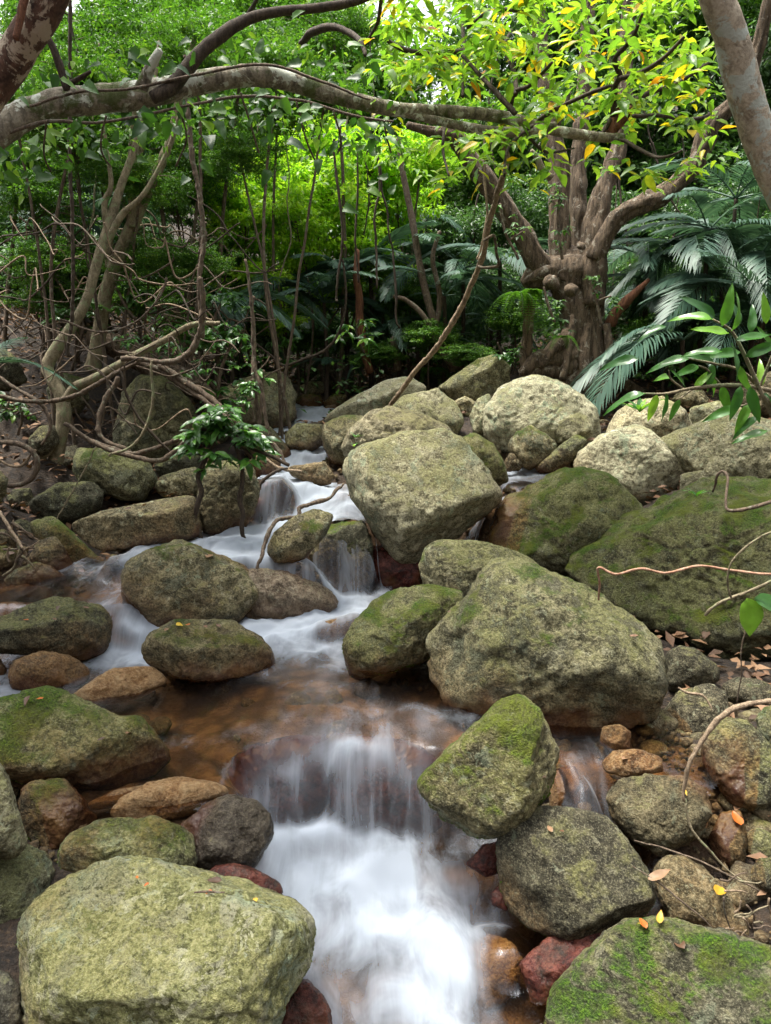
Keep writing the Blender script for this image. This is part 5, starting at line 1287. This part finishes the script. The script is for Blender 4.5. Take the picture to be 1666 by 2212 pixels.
for x, y, dx, dy, L in [(1395,850,-1,.15,1.1),(1420,852,-.2,1,.9),(1445,815,-.3,-.1,.8),(1440,850,.0,1,.8),(1470,862,-.35,1,.75),(1380,775,-1,.05,1.1),(1490,775,-1,.02,1.3),(1510,790,-.9,.3,1),(1540,690,-1,-.35,1.1),(1545,692,-.8,-.8,1.1),
                         (1560,705,.1,-1,1.1),(1580,715,.5,-1,1.1),(1575,720,-.8,-.15,1),(1590,735,.9,-.2,1),(1600,760,-1,.1,1.1),(1610,770,.8,-.4,1.1),(1580,740,.15,1,1.1),(1600,790,.2,1,1),(1540,785,-.2,1,.9),(1530,800,.6,.8,.9),(1560,832,.3,1,1),
                         (1600,834,-.2,1,1),(1620,835,.3,1,1.1),(1640,838,.1,-1,1),(1660,790,.9,-.3,1.1),(1680,740,.4,-1,1.1),(1670,760,-.6,-.8,1),(1590,880,-1,.3,.9),(1620,870,-.5,1,1),(1650,850,.9,.5,1.1),(1640,900,-.8,.5,1),(1660,930,-.9,.3,1),(1500,838,.5,-.7,.8),
                         (1560,760,-1,-.1,1),(1545,785,-1,-.4,.9),(1620,720,.2,-1,.9),(1600,700,-.3,-1,.8),(1655,700,-.2,-1,.9),(1440,705,-.9,.1,.9),(1480,835,-.7,-.7,.9)]:
    d = np.array((dx, rg.uniform(-.5, .3), -dy))
    add_leaf(sprig, spr_leaf[rg.integers(3)], LEAF['sprig_o'], at(x, y, 1.87 + rg.normal() * .05), d, np.array((rg.normal() * .4, -.8 + rg.normal() * .3, .7)), L * rg.uniform(.75, .95))
holed = tag(empty('drooping_leaves', at(1612, 1335, 2.05)), 'single holed green leaf with a second leaf drooping from the bare twig on the right', 'leaf')
hl = leaf_data(.115, .075, .1)
add_leaf(holed, hl, LEAF['sprig_o'], at(1615, 1292, 2.05), (.12, -.2, -1), (.1, -1, .3), 1.0)
add_leaf(holed, hl, LEAF['sprig_o'], at(1630, 1292, 2.04), (.9, -.3, -.35), (.1, -.6, .8), .8)

# ------------------------------------------------------------------ shrub hanging over the stream, its stems standing in the water
def leafy(name, label, stems, centre, Y, rx, ry, count, size, mat, seed, aspect=.42, cat='shrub', bark='black'):
    rg = np.random.default_rng(seed)
    c = at(centre[0], centre[1], Y)
    P, _ = pic_path(stems[0], Y)
    root = tag(empty(name, P[np.argmin(P[:, 2])]), label, cat)
    for s in stems: limb('stem', s, Y, Y, bark, root, seg=8, lump=.2, wig=.006)
    mes = [leaf_data(size, size * aspect, q) for q in (.05, .2, .4)]
    k = 0
    nodes = [rg.uniform(-1, 1, 3) for _ in range(max(4, count // 22))]
    while k < count:
        q = nodes[rg.integers(len(nodes))][:2] * .8 + rg.normal(size=2) * .2
        w = at(centre[0] + q[0] * rx, centre[1] + q[1] * ry, Y + (rg.normal() * .5 + q[0] * .3) * rx * px_m(Y) * .5)
        a0 = rg.uniform(0, 6.28)
        for z in range(5):
            if k >= count: break
            a = a0 + z * 1.2566
            d = np.array((math.cos(a) + q[0] * .5, math.sin(a) * .8 - .3, -.25 + rg.normal() * .25))
            add_leaf(root, mes[rg.integers(3)], LEAF[mat], w + rg.normal(size=3) * .008, d, np.array((rg.normal() * .3, -.35, 1)), rg.uniform(.65, 1.2)); k += 1
    return root
leafy('overhanging_shrub', 'glossy green shrub hanging over the white water on two black stems', ['436,1172,4 431,1150,5 422,1125,5 424,1095,6 434,1060,6 428,1030,5 436,1008,6 455,970,4 480,930,3', '531,1172,4 522,1140,5 525,1110,5 518,1080,6 524,1040,5 521,1005,5 512,970,4 505,940,3', '625,1005,4 590,985,4 545,968,4 500,935,4 430,928,3', '470,960,3 440,940,3 415,935,2', '510,965,3 535,975,2 555,1000,2', '470,950,3 460,910,2 450,890,2'], (482, 948), 4.45, 92, 70, 260, .10, 'shrub_o', 1, bark='twig')
leafy('overhanging_shrub', 'leafy shrub growing over the boulders left of the upper stream', ['480,905,5 470,850,5 480,790,4 500,740,3', '480,860,4 440,800,3 430,760,3'], (490, 790), 6.0, 85, 85, 230, .085, 'shrub_o', 2, bark='vine')
leafy('overhanging_shrub', 'small sprays of leaves on the straight vines left of the upper stream', ['560,925,3 565,860,3 570,800,3', '552,910,3 545,880,2'], (560, 860), 5.2, 45, 70, 60, .07, 'shrub_o', 3, bark='vine')
leafy('overhanging_shrub', 'thin spray of dark leaves low on the left bank', ['300,700,3 270,660,3 250,620,3'], (250, 650), 6.2, 70, 45, 90, .09, 'dark_o', 4, bark='vine')
leafy('epiphyte', 'small-leaved creeper clinging to the gnarled stump', ['1300,700,3 1290,650,3 1280,620,3', '1290,650,2 1320,640,2'], (1295, 645), 6.85, 38, 50, 70, .06, 'dark_o', 5, cat='plant', bark='vine')
leafy('epiphyte', 'small-leaved creeper on the leaning trunk of the old tree', ['1120,560,3 1090,500,3 1080,440,3', '1100,520,2 1130,500,2'], (1110, 510), 6.8, 50, 60, 90, .06, 'dark_o', 6, cat='plant', bark='vine')
leafy('epiphyte', 'creeper with small leaves climbing the middle trunk of the old tree', ['1215,560,3 1205,480,3 1210,400,2'], (1210, 450), 6.95, 34, 90, 110, .055, 'dark_o', 8, cat='plant', bark='vine')
leafy('epiphyte', 'leafy creeper spilling from the stump beside the hanging fern', ['1200,700,3 1185,660,3 1175,620,2'], (1188, 668), 6.9, 40, 55, 90, .06, 'dark_o', 9, cat='plant', bark='vine')
leafy('undergrowth', 'leafy seedlings on the left bank above the shaded boulder', ['330,800,3 320,760,3 330,720,2', '330,760,2 380,730,2'], (335, 735), 5.9, 90, 45, 120, .075, 'shrub_o', 10, cat='plant', bark='vine')
leafy('undergrowth', 'leafy seedlings at the left edge above the round vine coil', ['40,940,3 50,900,3 40,860,2', '50,900,2 90,890,2'], (50, 890), 5.6, 70, 50, 90, .075, 'dark_o', 11, cat='plant', bark='vine')
leafy('undergrowth', 'leafy shoots between the crooked tree and the log', ['170,760,3 180,700,3 160,660,2'], (165, 690), 6.4, 80, 60, 110, .08, 'shrub_o', 12, cat='plant', bark='vine')
leafy('undergrowth', 'leafy shoots right of the rope vine on the left bank', ['470,740,3 460,700,3 480,650,2'], (470, 690), 6.4, 70, 60, 120, .08, 'shrub_o', 13, cat='plant', bark='vine')
leafy('undergrowth', 'low leafy plant between the old tree and the tilted slab boulder', ['1080,800,3 1085,770,3 1075,740,2'], (1085, 760), 7.2, 50, 35, 80, .075, 'shrub_o', 14, cat='plant', bark='twig')
leafy('undergrowth', 'low leafy plant at the foot of the palms right of the old tree', ['1430,850,3 1435,810,3 1450,780,2'], (1440, 800), 7.0, 60, 40, 80, .08, 'dark_o', 15, cat='plant', bark='twig')
leafy('undergrowth', 'low leafy plant above the large rust-lined boulder', ['600,800,3 590,760,3 600,730,2'], (590, 760), 7.6, 60, 40, 90, .08, 'shrub_o', 16, cat='plant', bark='twig')
leafy('seedling', 'broad-leaved seedling before the centre palms', ['790,770,2 770,720,2 775,690,2'], (790, 710), 7.4, 60, 30, 40, .13, 'sprig_o', 7, cat='plant', bark='twig')

# ------------------------------------------------------------------ leaf litter, ground cover, loose stones
rg = np.random.default_rng(3)
def strewn(n, xr, yr, size, mat, name, label, cat, keep, up=.02, flatness=1.0, aspect=.5):
    x, y = rg.uniform(*xr, n), rg.uniform(*yr, n)
    k = keep(x, y); x, y = x[k], y[k]
    _, _, rc = water_eval(np.stack((x, y), 1))
    x, y = x[rc > 1.5], y[rc > 1.5]
    z = ground_z(x, y) + up * rg.random(len(x)) + .03
    a = rg.uniform(0, 6.28, len(x))
    D = np.column_stack((np.cos(a), np.sin(a), rg.normal(size=len(x)) * .35 + (0 if flatness > .5 else .5)))
    U = np.column_stack((rg.normal(size=(len(x), 2)) * .4, np.ones(len(x))))
    L = size * rg.uniform(.5, 1.3, len(x))
    q = leaf_cloud(np.column_stack((x, y, z)), D, U, L, L * aspect, rg.random(len(x)))
    return tag(link(name, cloud_mesh(name, [q], LEAF[mat])), label, cat, kind='stuff')
strewn(30000, (-6, 6), (1.2, 11), .075, 'dry', 'leaf_litter', 'brown dead leaves covering the forest floor', 'leaf litter', lambda x, y: (x < -1.4) | (y > 6.5) | (x > 1.25), .05)
strewn(45000, (-7, 7), (7.2, 13), .085, 'dark', 'ground_cover', 'low dark leaves covering the floor of the wood', 'ground cover', lambda x, y: (fbm(np.column_stack((x * 1.3, y * 1.3, x * 0)), 3, .5, 2) > -.25) & ((x > -1.6) | (y > 8)), .55, 0)

# gravel along the margins: uncountable small stones
gv, gfc = icosphere(1)
n = 26000
x, y = rg.uniform(-2.6, 2.4, n), rg.uniform(1.4, 7.5, n)
_, _, rc = water_eval(np.stack((x, y), 1))
k = (rc > .75) & (rc < 2.6)
x, y = x[k][:7000], y[k][:7000]
n = len(x)
s = .006 + .022 * rg.random(n) ** 2.5
gzv = ground_z(x, y) + s * .4 + .015
V = gv[None] * (s[:, None, None] * rg.uniform(.6, 1.2, (n, 1, 3))) * (1 + .25 * rg.normal(size=(n, len(gv), 1)))
V = V + np.column_stack((x, y, gzv))[:, None]
gm = new_mesh('gravel', V.reshape(-1, 3), (gfc[None] + (np.arange(n) * len(gv))[:, None, None]).reshape(-1, 3), smooth=False)
attr(gm, 'stain', np.full(n * len(gv), .5))
attr(gm, 'wet', np.repeat(rg.uniform(0, .5, n), len(gv)))
grv = link('gravel', gm, ROCK['brown'])
grv['paleness'], grv['greenness'] = .5, .3
tag(grv, 'brown gravel and pebbles along the margins of the stream', 'gravel', kind='stuff')

peb_me = []
for k in range(5):
    v, f = icosphere(3)
    r = 1 + .18 * fbm(v * 1.4 + k * 7, 3, .5, k + 60)
    pm = new_mesh('pebble', v * r[:, None] * np.array((1, .85, .62)), f)
    attr(pm, 'wet', np.full(len(v), .35))
    peb_me.append(pm)
PEB = [('small stone wedged among the boulders of the left bank', 'small stones of the left bank', (-2.6, -.9), (2.2, 5.6), 46, 'dark'),
       ('small stone in the trickle between the right-hand boulders', 'small stones of the trickle', (.55, 1.6), (1.9, 3.1), 60, 'brown'),
       ('small stone lodged between the boulders upstream', 'small stones upstream', (-1.2, 3.2), (4.2, 7.6), 60, 'olive'),
       ('small stone on the bed of the brown middle pool', 'small stones of the middle pool', (-1.6, .5), (2.75, 3.9), 30, 'brown')]
for lab, grp, xr, yr, n, st in PEB:
    for k in range(n):
        x, y = rg.uniform(*xr), rg.uniform(*yr)
        me = peb_me[rg.integers(5)]
        o = bpy.data.objects.new('small_stone', me)
        if not me.materials: me.materials.append(ROCK['dark'])
        COL.objects.link(o)
        o.material_slots[0].link = 'OBJECT'
        o.material_slots[0].material = ROCK[st if rg.random() < .7 else ('brown', 'olive', 'dark')[rg.integers(3)]]
        s = rg.uniform(.02, .075)
        o.scale = (s, s, s)
        o.rotation_euler = tuple(rg.uniform(-.4, .4, 2)) + (rg.uniform(0, 6.28),)
        o.location = (x, y, float(ground_z(x, y)[0]) + s * .35)
        o['paleness'], o['greenness'] = float(rg.uniform(.2, .8)), float(rg.uniform(.1, .8))
        tag(o, lab, 'stone', grp)

# ------------------------------------------------------------------ cushions of moss standing up from the nearest mossy boulders
def moss_cushion(key, count, size, cut):
    o = next(q for q in bpy.data.objects if q.get('label', '').startswith(key))
    me = o.data
    nv = len(me.vertices)
    co = np.empty(nv * 3, np.float32); me.vertices.foreach_get('co', co); co = co.reshape(-1, 3).astype(float)
    no = np.empty(nv * 3, np.float32); me.vertices.foreach_get('normal', no); no = no.reshape(-1, 3).astype(float)
    G = co + np.array(o.location)
    toward = -(no * (G - np.array((0, 0, CAM_Z)))).sum(1)
    mask = fbm(G * 5.2, 4, .6, 77) + .5 * no[:, 2]
    k = np.where((mask > cut) & (toward > -.15) & (no[:, 2] > -.1))[0]
    k = rg.choice(k, count)
    T = rg.normal(size=(count, 3)); T -= no[k] * (T * no[k]).sum(1)[:, None]; T /= np.linalg.norm(T, axis=1)[:, None]
    P = co[k] + T * rg.random((count, 1)) * .012 - no[k] * .001
    L = size * rg.uniform(.5, 1.4, count)
    D = no[k] * 1.0 + T * .8 + np.array((0, 0, .3))
    q = leaf_cloud(P, D, rg.normal(size=(count, 3)), L, L * .55, np.clip(.45 + .5 * vnoise(G[k] * 14, 5) + rg.normal(size=count) * .15, 0, 1))
    tag(link('moss', cloud_mesh('moss', [q], LEAF['moss']), None, o), kind='stuff')
for key, n, s, cut in [('broad mossy boulder filling', 20000, .0065, .42), ('large sloping boulder covered', 20000, .009, .15), ('block of stone thick', 9000, .008, .0), ('pointed boulder with vivid', 12000, .009, .25), ('smooth green dome', 8000, .010, .35),
                       ('oblong mossy', 5000, .008, .35), ('dark cube-like', 6000, .008, .45), ('domed green boulder', 9000, .012, .3), ('giant boulder overhanging', 12000, .012, .45), ('big yellow-green', 9000, .006, .5)]:
    moss_cushion(key, n, s, cut)

# ------------------------------------------------------------------ fallen leaves, each where it lies
def surface(x, y):
    """the nearest rock surface seen at picture position x, y"""
    best = None
    d = ray(x, y); d = d / np.linalg.norm(d)
    for lab, G in ROCK_TOPS:
        q = G - np.array((0, 0, CAM_Z))
        t = q @ d
        e = np.linalg.norm(q - t[:, None] * d, axis=1) / np.maximum(t, .01)
        k = e < .012
        if k.any():
            j = np.where(k)[0][np.argmin(t[k])]
            if best is None or t[j] < best[0]: best = (t[j], G[j])
    return best[1] if best is not None else at_z(x, y, 0)
FL = [(1415,1977,'yellow_o',.045,'pale yellow leaf at the back of the mossy corner boulder'),(1385,1983,'yellow_o',.03,'small yellow leaf at the crest of the mossy corner boulder'),(1373,2013,'orange_o',.05,'orange leaf on the mossy corner boulder'),(1492,2080,'dry_o',.065,'curled brown leaf on the mossy corner boulder'),
      (1190,1782,'dry_o',.045,'curled brown leaf on the flat top of the cube-like boulder'),(1222,1779,'dry_o',.022,'tiny brown leaf on the flat top of the cube-like boulder'),(1582,1925,'yellow_o',.09,'large yellow leaf against the smooth grey-brown boulder'),(1618,1780,'orange_o',.08,'red-orange leaf among the stones at the right edge'),
      (1412,1895,'dry_o',.09,'dry brown leaf caught beside the cube-like boulder'),(1340,1625,'dry_o',.05,'dry leaf on the flat orange-brown stone'),(297,1877,'orange_o',.02,'small orange leaf scrap at the left of the foreground boulder top'),(320,1890,'orange_o',.02,'second orange leaf scrap on the foreground boulder top'),(470,1908,'orange_o',.022,'orange leaf scrap near the twig on the foreground boulder'),
      (455,1195,'dry_o',.10,'pale brown leaf on the crest of the mossy hump'),(385,1338,'yellow_o',.06,'yellow leaf at the left of the loaf-shaped boulder top'),(402,1335,'orange_o',.05,'orange leaf on the loaf-shaped boulder top'),(445,1337,'dry_o',.05,'brown leaf on the loaf-shaped boulder top'),(480,1340,'dry_o',.04,'brown leaf at the right of the loaf-shaped boulder top'),(366,1345,'dry_o',.05,'brown leaf at the left end of the loaf-shaped boulder'),
      (290,1577,'dry_o',.045,'red-brown leaf on the right slope of the large mossy left boulder'),(333,1633,'dry_o',.055,'pinkish dry leaf near the waterline of the large mossy left boulder'),(212,1590,'dry_o',.035,'thin dry leaf on the face of the large mossy left boulder'),(50,1495,'dry_o',.05,'brown leaf on the left shoulder of the large mossy left boulder'),(84,1496,'orange_o',.035,'rusty leaf on the crest of the large mossy left boulder'),
      (125,1295,'dry_o',.05,'pale leaf on the squarish dark boulder'),(105,1324,'dry_o',.03,'small pale leaf on the face of the squarish dark boulder'),(65,1322,'orange_o',.03,'small orange leaf on the squarish dark boulder'),(210,1305,'dry_o',.04,'dry leaf at the right corner of the squarish dark boulder'),(560,1922,'yellow_o',.03,'yellow leaf scrap on the dark green ledge'),(480,1885,'dry_o',.05,'brown leaf in the crevice behind the foreground boulder'),
      (964,1309,'dry_o',.022,'tiny pale leaf on the smooth green dome'),(1200,1690,'dry_o',.03,'pale scrap on the brown upright stone'),(1370,1368,'dry_o',.05,'curled dry leaf on the right slope of the huge granite boulder'),(270,1085,'dry_o',.08,'dead leaf on the long flat-faced reddish boulder'),(310,1078,'dry_o',.08,'second dead leaf on the long flat-faced reddish boulder'),(40,1200,'dry_o',.09,'dead leaves among the dried twigs at the left edge'),(1480,1690,'yellow_o',.04,'yellow leaf at the water by the broad wet brown rock')]
for x, y, mt, L, lab in FL:
    p = surface(x, y)
    L *= .8
    me = leaf_data(L, L * rg.uniform(.38, .55), rg.uniform(.15, .6) * (1 if rg.random() < .5 else -1) * .7)
    me.materials.append(LEAF[mt])
    a = rg.uniform(0, 6.28)
    o = add_leaf(None, me, LEAF[mt], p + np.array((0, -.005, .012 + .1 * L)), (math.cos(a), math.sin(a), rg.normal() * .1), (rg.normal() * .15, -.35, 1), 1.0, 'fallen_leaf')
    tag(o, lab, 'leaf')

# dried twigs caught among the stones
for cx, cy, Y, n, lab, grp in [(1625, 1960, 1.95, 16, 'dried twig in the heap at the right edge above the mossy corner boulder', 'twigs heaped at the right edge'), (48, 1195, 4.05, 14, 'dried twig in the small heap on the left bank', 'twigs heaped on the left bank')]:
    for k in range(n):
        a = rg.uniform(-1.5, 1.5); L = rg.uniform(25, 75); sc = 1 if Y < 3 else .7
        x, y = cx + rg.normal() * 28 * sc, cy + rg.normal() * 34 * sc
        s = ' '.join('%.0f,%.0f,%.1f' % (x + math.cos(a) * L * t + rg.normal() * 4, y + math.sin(a) * L * t + rg.normal() * 4, 2.2 - 1.2 * t) for t in (-.5, -.2, .2, .5))
        tag(limb('dried_twig', s, Y + rg.normal() * .05, None, ('root', 'vine', 'grey')[k % 3], None, seg=6), lab, 'twig', grp)
